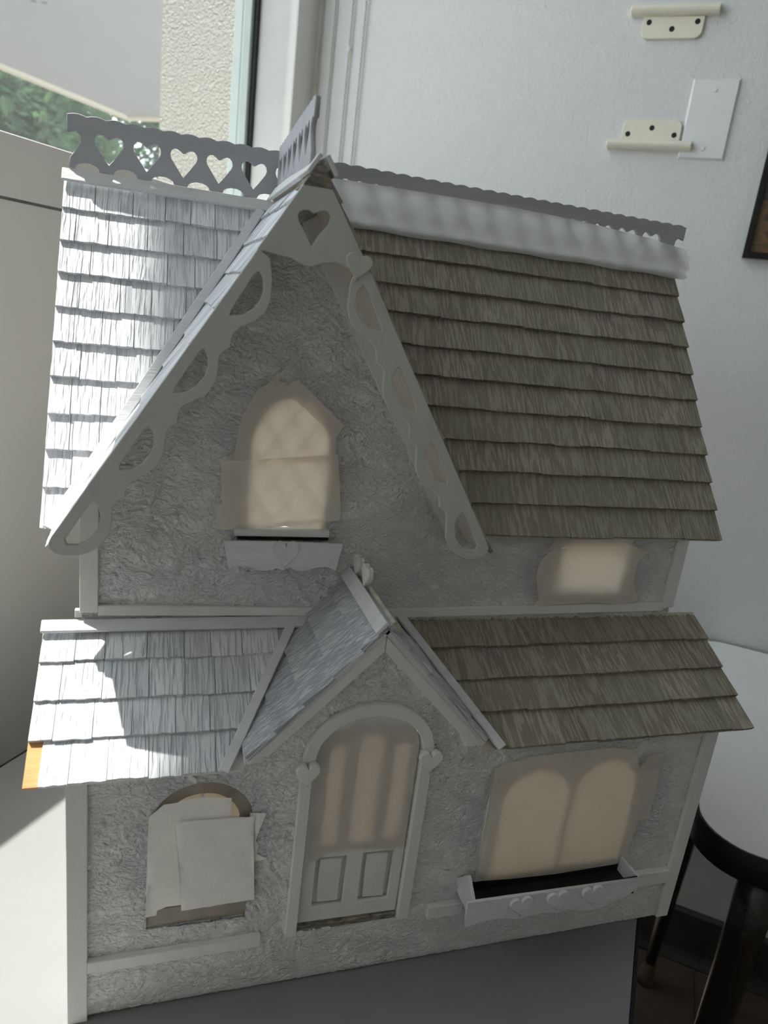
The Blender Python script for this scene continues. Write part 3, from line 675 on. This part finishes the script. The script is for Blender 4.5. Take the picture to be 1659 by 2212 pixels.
# --- crests
def crest_outline(x0, x1, zb, zt_, notch0, notch1, first_cusp, per=0.01385, amp=0.0014):
    pts = []
    x = x0; top = []
    c = first_cusp
    while c > x0: c -= per
    while c < x1:
        for j in range(6):
            xx = c+per*j/6
            if x0 <= xx <= x1: top.append((xx, zt_+amp*math.sin(math.pi*j/6)))
        c += per
    ends0 = [(x0+0.0014, zb), (x0+0.0021, zb+0.0075), (x0+0.0064, zb+0.0135), (x0+0.0100, zb+0.0190), (x0+0.0097, zb+0.0232), (x0+0.0064, zb+0.0264), (x0+0.0004, zb+0.0248)] if notch0 else [(x0, zb)]
    ends1 = [(x1-0.0004, zb+0.0248), (x1-0.0064, zb+0.0264), (x1-0.0097, zb+0.0232), (x1-0.0100, zb+0.0190), (x1-0.0064, zb+0.0135), (x1-0.0021, zb+0.0075), (x1-0.0014, zb)] if notch1 else [(x1, zb)]
    return ends0+[(x0, zt_)]+top+[(x1, zt_)]+ends1
def crest(name, x0, x1, frame, origin, hearts, arcs, notch0, notch1, cusp, zb=0.0, zt_=0.0372):
    loop = crest_outline(x0, x1, zb, zt_, notch0, notch1, cusp)
    # arches open at the foot are cut into the bottom edge
    bottom = []
    for c in sorted(arcs, reverse=True):
        bottom += [(c+0.0088, zb)]+[(c+0.0088*math.cos(math.radians(t)), zb+0.0048*math.sin(math.radians(t))) for t in (25, 50, 75, 105, 130, 155)]+[(c-0.0088, zb)]
    loop = loop+[p for p in bottom if x0+0.003 < p[0] < x1-0.003]
    holes = [[(x+dx, zb+0.0060+dz) for dx, dz in heart_shape()] for x in hearts]
    return plate(name, [loop]+holes, frame, origin, 0.0032, 'crest', H, 0.0003)
def heart_shape():
    half = [(0, 0), (0.0035, 0.0045), (0.0068, 0.0090), (0.0095, 0.0127), (0.0104, 0.0155), (0.0098, 0.0186), (0.0078, 0.0206), (0.0054, 0.0208), (0.0030, 0.0196), (0.0010, 0.0181), (0, 0.0178)]
    return half+[(-x, z) for x, z in half[-2:0:-1]]
hx = [0.0071+0.02785*k for k in range(19)]; ax = [-0.0084+0.02785*k for k in range(20)]
c1 = crest('ridge_crest', -0.0230, 0.5470, FRONT, (0, 0.2206, 0.5938), hx, ax, True, True, 0.0048); c1['label'] = 'heart cut cresting along the main ridge'
g0, g1 = V((0.1365, 0.0405, 0)), V((0.1425, 0.2206, 0)); gx = (g1-g0).normalized(); gn = V((-gx.y, gx.x, 0))
Lg = (g1-g0).length
c2 = crest('gable_crest', 0.0, Lg, (gx, V((0, 0, 1)), -gn), (g0.x-gn.x*-0.0016, g0.y-gn.y*-0.0016, 0.5975), [0.0255+0.0278*k for k in range(6) if 0.0255+0.0278*k < Lg-0.012], [], True, False, 0.0, 0.0, 0.0365); c2['label'] = 'heart cut cresting along the front gable ridge'

# --- gable boards
Ob = V((-0.0155, 0, 0.353)); ub = V((1/LG, 0, KG/LG)); nb = V((KG/LG, 0, -1/LG))
inner = [(225.5, 8.0), (218.1, 15.1), (207.6, 21.9), (198.9, 24.5), (190.1, 22.7), (182.1, 17.8), (175.7, 16.4), (170.8, 17.9), (167.6, 19.9), (163.3, 17.9), (159.0, 17.6), (154.7, 20.0), (150.1, 22.9), (143.5, 25.1), (134.9, 24.6), (127.2, 20.7), (122.2, 17.7), (117.5, 17.0), (113.0, 19.2), (110.0, 20.8), (105.6, 18.6), (100.8, 18.6), (94.3, 22.1), (88.1, 25.2), (80.5, 26.0), (72.5, 24.0), (64.6, 19.7), (59.6, 18.5), (55.0, 20.0), (52.4, 21.3), (47.8, 18.7), (43.0, 18.9), (36.6, 22.1), (28.3, 26.4), (20.2, 27.2), (14.4, 26.2), (8.1, 22.9), (3.0, 18.0), (-0.6, 12.6), (-2.1, 7.0), (-0.8, 2.5), (1.9, 0.0), (6.0, -0.8), (225.5, -0.8)]
bholes = [[(215.3, 6.8), (213.6, 11.1), (208.0, 15.8), (201.6, 17.8), (194.3, 17.0), (187.7, 13.8), (183.3, 8.4), (186.0, 7.2), (212.0, 6.0)],
          [(157.7, 7.5), (154.5, 12.6), (150.0, 15.6), (143.3, 17.5), (135.1, 16.6), (128.6, 13.3), (124.5, 8.4), (127.5, 7.2), (155.0, 6.4)],
          [(99.3, 7.9), (96.0, 12.9), (90.4, 16.6), (83.5, 18.4), (74.9, 17.4), (68.7, 13.9), (65.6, 9.0), (68.5, 7.4), (96.5, 6.6)],
          [(39.8, 7.6), (37.4, 12.9), (33.0, 16.6), (25.2, 19.4), (16.6, 18.8), (10.3, 15.6), (6.7, 9.6), (9.0, 7.0), (36.5, 6.4)]]
def bmap(q, mir):
    p = Ob+ub*(q[0]/1000)+nb*(q[1]/1000); x = 2*(XG-0.0013)-p.x if mir else p.x
    return (x, p.z)
YB = 0.0335
for mir in (False, True):
    o = plate('gable_board', [[bmap(q, mir) for q in L] for L in [inner]+bholes], FRONT, (0, YB, 0), 0.0034, 'board', H, 0.0004)
    o['label'] = 'scalloped gable board on the right' if mir else 'scalloped gable board on the left'
pk = [(0.1030, 0.5445), (0.1270, 0.5838), (XG, 0.5905), (0.1458, 0.5838), (0.1745, 0.5395), (0.1660, 0.5392), (0.1572, 0.5413), (0.1511, 0.5430), (0.1439, 0.5415), (0.1400, 0.5400), (0.1359, 0.5384), (0.1322, 0.5389), (0.1280, 0.5402), (0.1236, 0.5418), (0.1150, 0.5426), (0.1088, 0.5432)]
hk = [(0.1355, 0.5500), (0.1392, 0.5570), (0.1432, 0.5618), (0.1455, 0.5652), (0.1456, 0.5686), (0.1437, 0.5712), (0.1408, 0.5714), (0.1380, 0.5702), (0.1352, 0.5690), (0.1322, 0.5704), (0.1290, 0.5702), (0.1266, 0.5688), (0.1255, 0.5660), (0.1268, 0.5630), (0.1300, 0.5588)]
o = plate('gable_plate', [pk, hk], FRONT, (0, YB, 0), 0.0034, 'board', H, 0.0004); o['label'] = 'peak plate with a heart cutout at the gable top'
o = prism('ridge_beam', [(0.1272, YB-0.0004, 0.5838), (0.1456, YB-0.0004, 0.5838), (0.1402, YB-0.0004, 0.5962), (0.1352, YB-0.0004, 0.5968)], (0, 0.030, 0), 'wood_end', H, 0.0004); o['label'] = 'rough wooden end of the gable ridge'
o = plate('heart_ornament', [heart(0.1655, 0.5415, 0.0172, 0.0166, 28, -0.12)], FRONT, (0, YB-0.0034, 0), 0.0034, 'board', H, 0.0004); o['label'] = 'heart over the joint of the right gable board'
# rake trim on the stucco under the right slope
p0, p1 = V((XG+(0.578-0.3540)/1.587+0.0075, 0.087, 0.3540)), V((0.1460, 0.087, 0.5755)); dr = (p1-p0).normalized(); cr = dr.cross(V((0, -1, 0)))
p0 = V((0.2880, 0.087, 0.3520)); p1 = V((0.1480, 0.087, 0.5740)); dr = (p1-p0).normalized(); cr = dr.cross(V((0, -1, 0)))
bar('rake_trim', p0+cr*0.0062*(1 if cr.x < 0 else -1), p1+cr*0.0062*(1 if cr.x < 0 else -1), cr*0.0120, V((0, -0.003, 0)), 'white', H)

# --- lower roof
LL = math.hypot(1, 0.6595); dL = V((0, -1/LL, -0.6595/LL)); nL = V((0, -0.6595/LL, 1/LL))
y0, y1 = 0.0866, -0.0112
lt = V((0, y0, zlow(y0))); SLo = (y0-y1)*LL
lpt = lambda x, s: V((x, lt.y, lt.z))+dL*s
def vlow(s, side):
    z = lt.z+dL.z*s; return XP+side*(ZP-z)/KP
lowL = deck('lower_roof', [lpt(-0.0158, 0), lpt(vlow(0, -1)+0.010, 0), lpt(vlow(SLo, -1)+0.010, SLo-0.0006), lpt(-0.0158, SLo-0.0006)], nL, 0.0035, 'white', 'white shingled left lower roof with a bare orange strip at its corner')
o = prism('bare_strip', [lpt(x, q_)-nL*dk for x, q_ in ((-0.0253, 0), (-0.0158, 0), (-0.0158, SLo), (-0.0253, SLo))], -nL*0.0035, 'wood_orange', lowL, 0.0003); o['label'] = 'bare orange wooden strip where a shingle is missing'
lowR = deck('lower_roof', [lpt(vlow(0, 1)-0.010, 0), lpt(0.547, 0), lpt(0.547, SLo), lpt(vlow(SLo, 1)-0.010, SLo-0.0006)], nL, 0.0035, 'wood_raw', 'brown shingled right lower roof')
lb = [(y0-y)*LL for y in (0.0610, 0.0362, 0.0130, -0.0115)]
lrows = [((lb[k-1]-0.0015 if k else 0.0), lb[k]) for k in range(4)]
Ol = lt-nL*dk
lay(lowL, Ol, (1, 0, 0), dL, lrows, -0.0253, 0.21, [lambda x, s: (vlow(0, -1)+(vlow(SLo, -1)-vlow(0, -1))*s/SLo)-0.0005-x], 'shingle_white', 0.019, 0.031, 0.0032, gap=0.0006, x0_of=lambda r: -0.0165 if r == 3 else -0.0253)
lay(lowR, Ol, (1, 0, 0), dL, lrows, 0.195, 0.547, [lambda x, s: x-(vlow(0, 1)+(vlow(SLo, 1)-vlow(0, 1))*s/SLo)-0.0005], 'shingle_brown', 0.030, 0.052, 0.0042, 0.0003, 0.0001, mat_of=lambda r: 'shingle_brown_top' if r == 0 else 'shingle_brown')
bar('ridge_batten', lpt(-0.0263, 0.0045)+nL*0.0008, lpt(0.172, 0.0045)+nL*0.0008, dL*0.0098, nL*0.0030, 'white_rough', lowL, 0.0005)
for side, part in ((-1, lowL), (1, lowR)):
    a, b_ = lpt(vlow(SLo, side)+side*0.0040, SLo+0.001), lpt(vlow(0, side)+side*0.0040, 0.0); dv = (b_-a).normalized(); ac = dv.cross(nL).normalized()
    bar('valley_batten', a+nL*0.0008, b_+nL*0.0008, ac*0.0072, nL*0.0032, 'white_rough', part, 0.0005)

# --- porch roof
LP = math.hypot(1, KP); GP = 0.0925*LP
for side in (-1, 1):
    dP = V((side/LP, 0, -KP/LP)); nP = V((side*KP/LP, 0, 1/LP)); top = V((XP, 0, ZP))
    yv = lambda s: min(0.0865, ylow(ZP+dP.z*s))
    gp = lambda y, s: top+V((0, y, 0))+dP*s
    sk = (ZP-zlow(0.0865))*LP/KP
    gd = prism('porch_roof', [gp(-0.0112, 0)-nP*0.0036, gp(0.0865, 0)-nP*0.0036, gp(0.0865, sk)-nP*0.0036, gp(ylow(ZP+dP.z*GP), GP)-nP*0.0036, gp(-0.0112, GP)-nP*0.0036], -nP*0.0038, 'white', H, 0.0002)
    gd['label'] = 'white shingled left slope of the porch roof' if side < 0 else 'right slope of the porch roof, seen on edge'
    prow = [((26.5*k-1.5 if k else 4)/1000, min(26.5*(k+1), GP*1000)/1000) for k in range(6) if 26.5*k < GP*1000-5]
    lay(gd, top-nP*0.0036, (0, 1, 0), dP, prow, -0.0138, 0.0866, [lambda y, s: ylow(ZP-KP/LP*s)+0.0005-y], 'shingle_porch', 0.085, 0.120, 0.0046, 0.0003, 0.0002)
    bar('ridge_batten', gp(-0.0165, 0.0060 if side < 0 else 0.0045)+nP*0.0006, gp(0.0868, 0.0060 if side < 0 else 0.0045)+nP*0.0006, dP*(0.0105 if side < 0 else 0.0085), nP*0.0030, 'white_rough' if side < 0 else 'pale_rough', gd, 0.0004)
for side in (-1, 1):
    tipx, tipz = (0.1160, 0.2190) if side < 0 else (0.2840, 0.2195)
    k = (0.3065-tipz)/abs(tipx-XP); w = 0.0112
    q = [(XP+side*0.0002, 0.3065), (tipx, tipz), (tipx-side*0.0105, tipz-0.0005), (XP+side*0.0002, 0.3065-w)]
    prism('porch_board', [(p[0], -0.012, p[1]) for p in q], (0, 0.012, 0), 'white', H, 0.0005)
# hearts standing on the porch ridge, each of two layers
for y, z in ((0.0480, 0.3258), (0.0730, 0.3245)):
    for k in range(2):
        plate('heart_ornament', [heart(-y, z, 0.0175, 0.0185)], (V((0, -1, 0)), V((0, 0, 1)), V((-1, 0, 0))), (XP-0.0022+0.0023*k, 0, 0), 0.0022, 'white', H, 0.0003)

# --- front door
dr_ = [(0.1618, 0.0560), (0.2428, 0.0545), (0.2428, 0.2066)]+arc(0.2023, 0.2066, 0.0405, 0.0345, 0, 180, 18)[1:-1]+[(0.1618, 0.2066)]
slots = [[(0.1740, 0.1280), (0.1858, 0.1280), (0.1858, 0.2080)]+arc(0.1799, 0.2080, 0.0059, 0.0060, 0, 180, 8)[1:-1]+[(0.1740, 0.2080)],
         [(0.1960, 0.1280), (0.2142, 0.1270), (0.2142, 0.2125)]+arc(0.2051, 0.2125, 0.0091, 0.0085, 0, 180, 10)[1:-1]+[(0.1960, 0.2125)],
         [(0.2235, 0.1277), (0.2356, 0.1277), (0.2356, 0.2060)]+arc(0.22955, 0.2060, 0.00605, 0.0065, 0, 180, 8)[1:-1]+[(0.2235, 0.2060)]]
pan = [[(0.1722, 0.0700), (0.1967, 0.0692), (0.1967, 0.1150), (0.1722, 0.1156)], [(0.2094, 0.0690), (0.2342, 0.0682), (0.2344, 0.1148), (0.2094, 0.1153)]]
door = plate('front_door', [dr_]+slots+pan, FRONT, (0, 0.0012, 0), 0.0048, 'white', H, 0.0004); door['label'] = 'arched front door with two raised lower panels'
box('door_back', (0.1690, 0.0060, 0.064), (0.2380, 0.0072, 0.1205), 'white', door, 0.0)
plate('panel', [[(0.1762, 0.0726), (0.1932, 0.0716), (0.1931, 0.1120), (0.1757, 0.1130)]], FRONT, (0, 0.0022, 0), 0.0040, 'white', door, 0.0006)
plate('panel', [[(0.2132, 0.0712), (0.2308, 0.0699), (0.2305, 0.1120), (0.2126, 0.1123)]], FRONT, (0, 0.0022, 0), 0.0040, 'white', door, 0.0006)
sheet('masking_tape', [(0.1652, 0.1205), (0.1660, 0.1128), (0.1690, 0.1140), (0.1768, 0.1170), (0.1795, 0.1201), (0.1875, 0.1203), (0.1873, 0.2310)]+jag((0.1842, 0.2270), (0.1756, 0.2266), 8, 0.0007)+[(0.1690, 0.2180), (0.1650, 0.2066)], 0.0005, 'tape_grey', door, 0.0004)
sheet('masking_tape', [(0.1872, 0.1203), (0.2090, 0.1203), (0.2413, 0.1160), (0.2405, 0.2066), (0.2370, 0.2203)]+jag((0.2291, 0.2293), (0.1890, 0.2331), 30, 0.0006)+[(0.1866, 0.2313), (0.1871, 0.1800)], 0.0001, 'tape_grey', door, 0.0004)
fr = plate('door_frame', [[(0.1527, 0.2066)]+arc(0.2025, 0.2066, 0.0495, 0.0438, 180, 0, 24)[1:]+[(0.2436, 0.2066)]+arc(0.2025, 0.2066, 0.0408, 0.0342, 0, 180, 24)[1:]], FRONT, (0, -0.0055, 0), 0.0055, 'white', H, 0.0005); fr['label'] = 'arched head of the door frame'
box('door_jamb', (0.1524, -0.0050, 0.0500), (0.1608, 0.0, 0.2060), 'white', fr); box('door_jamb', (0.2432, -0.0050, 0.0500), (0.2524, 0.0, 0.2060), 'white', fr)
plate('heart_ornament', [heart(0.1562, 0.1988, 0.0175, 0.0182)], FRONT, (0, -0.0105, 0), 0.0052, 'white', fr, 0.0005); plate('heart_ornament', [heart(0.2487, 0.2008, 0.0182, 0.0182)], FRONT, (0, -0.0105, 0), 0.0052, 'white', fr, 0.0005)
o = box('threshold', (0.1615, -0.0002, 0.0478), (0.2432, 0.0055, 0.0535), 'wood_end', H, 0.0008); o['label'] = 'rough splintered threshold'

# --- windows
def ringed(outer, k, cx, cz): return [(cx+(p[0]-cx)*k, cz+(p[1]-cz)*k) for p in outer]
# left lower window
lwf = plate('arched_window', [lw_hole, [(0.0590, 0.0880), (0.1125, 0.0880), (0.1125, 0.160)]+arc(0.08575, 0.158, 0.02675, 0.0255, 0, 180, 16)[1:-1]+[(0.0590, 0.160)]], FRONT, (0, 0.0015, 0), 0.005, 'tan', H, 0.0003)
lwf['label'] = 'arched window left of the door, papered over'
box('muntin', (0.0848, 0.003, 0.088), (0.0868, 0.005, 0.182), 'white', lwf, 0); box('muntin', (0.059, 0.003, 0.134), (0.1125, 0.005, 0.136), 'white', lwf, 0)
sheet('masking_tape', [(0.0502, 0.0853), (0.0575, 0.0859), (0.0579, 0.0898), (0.0643, 0.0925), (0.0739, 0.0928), (0.1262, 0.0897), (0.1223, 0.1640), (0.1183, 0.1624), (0.1052, 0.1649), (0.1051, 0.1806), (0.0848, 0.1830), (0.0790, 0.1818), (0.0741, 0.1822), (0.0693, 0.1803), (0.0597, 0.1802), (0.0504, 0.1709), (0.0500, 0.1476)], -0.0012, 'tape_white', lwf, 0.0012)
sheet('masking_tape', jag((0.0678, 0.1662), (0.1212, 0.1640), 34, -0.0006)+[(0.1265, 0.0905)]+jag((0.1262, 0.0903), (0.0932, 0.0885), 22, 0.0006)+[(0.0746, 0.0885)], -0.0026, 'tape_white', lwf, 0.0010)
sheet('masking_tape', [(0.1190, 0.1656), (0.1303, 0.1645), (0.1264, 0.1513), (0.1245, 0.1413), (0.1270, 0.1357), (0.1258, 0.1290), (0.1343, 0.1229), (0.1252, 0.1222), (0.1190, 0.1230)], -0.0008, 'tape_white', lwf, 0.0005, (0.132, 0.155, 0.004, 0.02))
sheet('masking_tape', [(0.0746, 0.2011), (0.0768, 0.2013), (0.0808, 0.1975), (0.0803, 0.1940), (0.0755, 0.1975)], -0.0012, 'tape_white', lwf, 0.0003)
# right lower window
glow1 = [(0.3200, 0.080), (0.3800, 0.080), (0.3800, 0.1500)]+arc(0.3500, 0.150, 0.0300, 0.0285, 0, 180, 14)[1:-1]+[(0.3200, 0.150)]
glow2 = [(0.3850, 0.080), (0.4440, 0.080), (0.4440, 0.152)]+arc(0.4145, 0.152, 0.0295, 0.0300, 0, 180, 14)[1:-1]+[(0.3850, 0.152)]
rwf = plate('double_window', [[(0.3085, 0.0735), (0.4530, 0.0735), (0.4530, 0.1600), (0.4400, 0.1860), (0.4180, 0.1925), (0.3900, 0.1890), (0.3560, 0.1925), (0.3330, 0.1915), (0.3160, 0.1790), (0.3085, 0.160)], glow1, glow2], FRONT, (0, -0.0012, 0), 0.004, 'white', H, 0.0003)
rwf['label'] = 'double arched window right of the door, papered over'
sheet('masking_tape', [(0.3092, 0.0867), (0.3163, 0.0765), (0.3400, 0.0742), (0.3833, 0.0723), (0.4506, 0.0734), (0.4592, 0.0739), (0.4570, 0.0810), (0.4539, 0.0882), (0.4560, 0.1030), (0.4577, 0.1178), (0.4696, 0.1189), (0.4668, 0.1271)]+jag((0.4675, 0.1320), (0.4664, 0.1715), 24, -0.0005)+[(0.4347, 0.1713)]+jag((0.4346, 0.1716), (0.4336, 0.1918), 14, -0.0006)+[(0.4138, 0.1960), (0.3837, 0.1954), (0.3576, 0.1946), (0.3210, 0.1911), (0.3075, 0.1855), (0.3078, 0.1592)], -0.0032, 'tape', rwf, 0.0012)
sheet('masking_tape', [(0.4380, 0.1708), (0.4400, 0.1745), (0.4438, 0.1805), (0.4480, 0.1838), (0.4526, 0.1854), (0.4649, 0.1871), (0.4668, 0.1708)], -0.0045, 'tape_grey', rwf, 0.0003, (0.441, 0.178, 0.005, 0.015))
sheet('masking_tape', [(0.3080, 0.1590), (0.3050, 0.1640), (0.3075, 0.1855), (0.3130, 0.1875), (0.3170, 0.1620)], -0.0030, 'tape_grey', rwf, 0.0004)
# flower box under it
fbx = plate('flower_box', [[(0.2888, 0.0844), (0.4521, 0.0813), (0.4522, 0.0742), (0.4402, 0.0640), (0.4245, 0.0585), (0.4080, 0.0556), (0.4003, 0.0553), (0.3910, 0.0585), (0.3829, 0.0608), (0.3775, 0.0597), (0.3721, 0.0593), (0.3620, 0.0612), (0.3515, 0.0614), (0.3440, 0.0598), (0.3366, 0.0590), (0.3290, 0.0612), (0.3209, 0.0628), (0.3089, 0.0634), (0.3000, 0.0622), (0.2937, 0.0604), (0.2900, 0.0596)]], FRONT, (0, -0.0300, 0), 0.0026, 'white_rough', H, 0.0003)
fbx['label'] = 'flower box front with three hearts under the double window'
for cx in (0.3366, 0.3700, 0.4028): plate('heart_ornament', [heart(cx, 0.0735, 0.0200, 0.0185, 28, 0.08)], FRONT, (0, -0.0328, 0), 0.0030, 'white_rough', fbx, 0.0005)
prism('box_end', [(0.2945, -0.0275, 0.066), (0.2945, -0.0002, 0.066), (0.2945, -0.0002, 0.0800), (0.2945, -0.0140, 0.0950), (0.2945, -0.0275, 0.0835)], (0.0025, 0, 0), 'white_rough', fbx, 0.0003)
prism('box_end', [(0.4490, -0.0275, 0.066), (0.4490, -0.0002, 0.066), (0.4490, -0.0002, 0.0800), (0.4490, -0.0275, 0.0810)], (0.0025, 0, 0), 'white_rough', fbx, 0.0003)
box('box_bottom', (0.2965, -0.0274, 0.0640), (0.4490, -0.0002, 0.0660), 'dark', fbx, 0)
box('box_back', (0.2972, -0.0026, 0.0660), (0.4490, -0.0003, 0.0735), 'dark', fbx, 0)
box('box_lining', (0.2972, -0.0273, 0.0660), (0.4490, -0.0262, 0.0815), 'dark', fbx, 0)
# gable window
gwf = plate('gable_window', [gw_hole, [(0.1150, 0.350), (0.1705, 0.350), (0.1705, 0.414)]+arc(0.14275, 0.414, 0.02775, 0.0330, 0, 180, 16)[1:-1]+[(0.1150, 0.414)]], FRONT, (0, 0.0862, 0), 0.0045, 'white', H, 0.0003)
gwf['label'] = 'arched gable window with diamond muntins, papered over'
for k in range(-3, 4):
    for sgn in (1, -1):
        c0 = 0.14275+k*0.0205; a = V((c0-sgn*0.03, 0.0895, 0.352)); b_ = V((c0+sgn*0.03, 0.0895, 0.445))
        L0, L1 = 0.0, 1.0
        def inside(t):
            p = a+(b_-a)*t; dx = (p.x-0.14275)/0.0278; return abs(dx) < 1 and (p.z < 0.414 or dx*dx+((p.z-0.414)/0.033)**2 < 1)
        ts = [t/60 for t in range(61) if inside(t/60)]
        if len(ts) > 6: bar('muntin', a+(b_-a)*ts[0], a+(b_-a)*ts[-1], (0.0016, 0, 0), (0, -0.0012, 0), 'white', gwf, 0)
sheet('masking_tape', [(0.1016, 0.4020), (0.1041, 0.4285), (0.1066, 0.4354)]+jag((0.1102, 0.4424), (0.1153, 0.4539), 12, 0.0004)+[(0.1171, 0.4548), (0.1210, 0.4573), (0.1272, 0.4632), (0.1320, 0.4598), (0.1342, 0.4599), (0.1375, 0.4560), (0.1700, 0.4330), (0.1755, 0.4226), (0.1763, 0.4183), (0.1764, 0.4020)], 0.0848, 'tape', gwf, 0.0010)
sheet('masking_tape', [(0.1225, 0.4540), (0.1255, 0.4632), (0.1337, 0.4707), (0.1322, 0.4660), (0.1285, 0.4600), (0.1272, 0.4540)], 0.0842, 'tape_grey', gwf, 0.0002, (0.1337, 0.4707, 0.006, 0.014))
sheet('masking_tape', [(0.1330, 0.4542), (0.1375, 0.4606)]+jag((0.1433, 0.4629), (0.1731, 0.4386), 26, 0.0006)+[(0.1801, 0.4324), (0.1752, 0.4226), (0.1560, 0.4380), (0.1520, 0.4400), (0.1545, 0.4392), (0.1440, 0.4475)], 0.0836, 'tape', gwf, 0.0008, (0.178, 0.432, 0.002, 0.012))
sheet('masking_tape', [(0.0924, 0.4018), (0.1127, 0.4026), (0.1777, 0.4106), (0.1818, 0.3860), (0.1841, 0.3682), (0.1846, 0.3590), (0.1680, 0.3560), (0.1130, 0.3498), (0.0914, 0.3493), (0.0911, 0.3694), (0.0951, 0.3683)], 0.0826, 'tape', gwf, 0.0010)
sheet('masking_tape', [(0.1280, 0.3545), (0.1740, 0.3590), (0.1745, 0.3500), (0.1500, 0.3515)], 0.0840, 'tape', gwf, 0.0003)
box('sill', (0.1050, 0.0790, 0.3455), (0.1768, 0.0868, 0.3508), 'white', H, 0.0006)
box('sill_gap', (0.1075, 0.0815, 0.3425), (0.1768, 0.0868, 0.3453), 'dark', H, 0)
val = plate('valance', [[(0.0966, 0.3435), (0.1872, 0.3428), (0.1834, 0.3197), (0.1795, 0.3216), (0.1760, 0.3230), (0.1710, 0.3232), (0.1662, 0.3222), (0.1620, 0.3205), (0.1583, 0.3196), (0.1550, 0.3196), (0.1518, 0.3204), (0.1467, 0.3228), (0.1422, 0.3201), (0.1365, 0.3222), (0.1311, 0.3200), (0.1260, 0.3201), (0.1216, 0.3213), (0.1175, 0.3230), (0.1138, 0.3237), (0.1080, 0.3234), (0.1016, 0.3221)]], FRONT, (0, 0.0740, 0), 0.0026, 'white_rough', H, 0.0004)
val['label'] = 'wavy board with one heart under the gable window'
plate('heart_ornament', [heart(0.1428, 0.3336, 0.0196, 0.0222)], FRONT, (0, 0.0712, 0), 0.0030, 'white_rough', val, 0.0005)
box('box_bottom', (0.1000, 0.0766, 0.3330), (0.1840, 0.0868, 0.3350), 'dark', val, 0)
# right upper window
uwf = plate('upper_window', [rect(0.3780, 0.2915, 0.4595, 0.3500), rect(0.3870, 0.3005, 0.4515, 0.3405)], FRONT, (0, 0.0858, 0), 0.004, 'white', H, 0.0003); uwf['label'] = 'small papered window under the brown eave'
sheet('masking_tape', [(0.3678, 0.2843), (0.3715, 0.2920), (0.3680, 0.3020)]+jag((0.3654, 0.3114), (0.3653, 0.3231), 12, 0.0004)+[(0.3690, 0.3300), (0.3730, 0.3348), (0.3923, 0.3399), (0.3954, 0.3467), (0.4499, 0.3443), (0.4741, 0.3359), (0.4690, 0.3300), (0.4668, 0.3259), (0.4659, 0.3147), (0.4675, 0.3040), (0.4700, 0.2989), (0.4764, 0.2886), (0.4575, 0.2842), (0.4300, 0.2869)], 0.0828, 'tape', uwf, 0.0012)
sheet('masking_tape', [(0.3730, 0.3360), (0.3768, 0.3460), (0.4000, 0.3475), (0.3960, 0.3400)], 0.0834, 'tape_grey', uwf, 0.0004)

# --- masking paper draped over the right half of the main ridge
lo_y, lo_z = 0.2163, 0.5820
nx, ns = 60, 9; vs_, fs = [], []
topz = [(0.150, 0.6150), (0.190, 0.6190), (0.30, 0.6205), (0.35, 0.6208), (0.40, 0.6200), (0.45, 0.6182), (0.505, 0.6150), (0.552, 0.6100)]
def lerp(tab, x):
    for (a, va), (b_, vb) in zip(tab, tab[1:]):
        if x <= b_: return va+(vb-va)*max(0, (x-a)/(b_-a))
    return tab[-1][1]
for i in range(nx+1):
    x = 0.146+(0.5525-0.146)*i/nx; tz = lerp(topz, x)
    for j in range(ns+1):
        t = j/ns
        y = lo_y-0.0015+(0.2196-lo_y)*t*t-0.0055*math.sin(math.pi*min(1, t*1.15))*(0.8+0.2*math.sin(x*55))
        z = lo_z+(tz-lo_z)*t+0.0006*math.sin(x*90)*(1-t)
        xx = x+(0.0022*math.sin(j*2.1)+0.0012*(j % 2) if i == nx else 0)
        vs_.append((xx, y, z))
for i in range(nx):
    for j in range(ns): fs.append((i*(ns+1)+j, (i+1)*(ns+1)+j, (i+1)*(ns+1)+j+1, i*(ns+1)+j+1))
o = mesh('masking_paper', vs_, fs, 'ridge_paper', H, None, True); o['label'] = 'white paper taped over the right half of the main ridge'
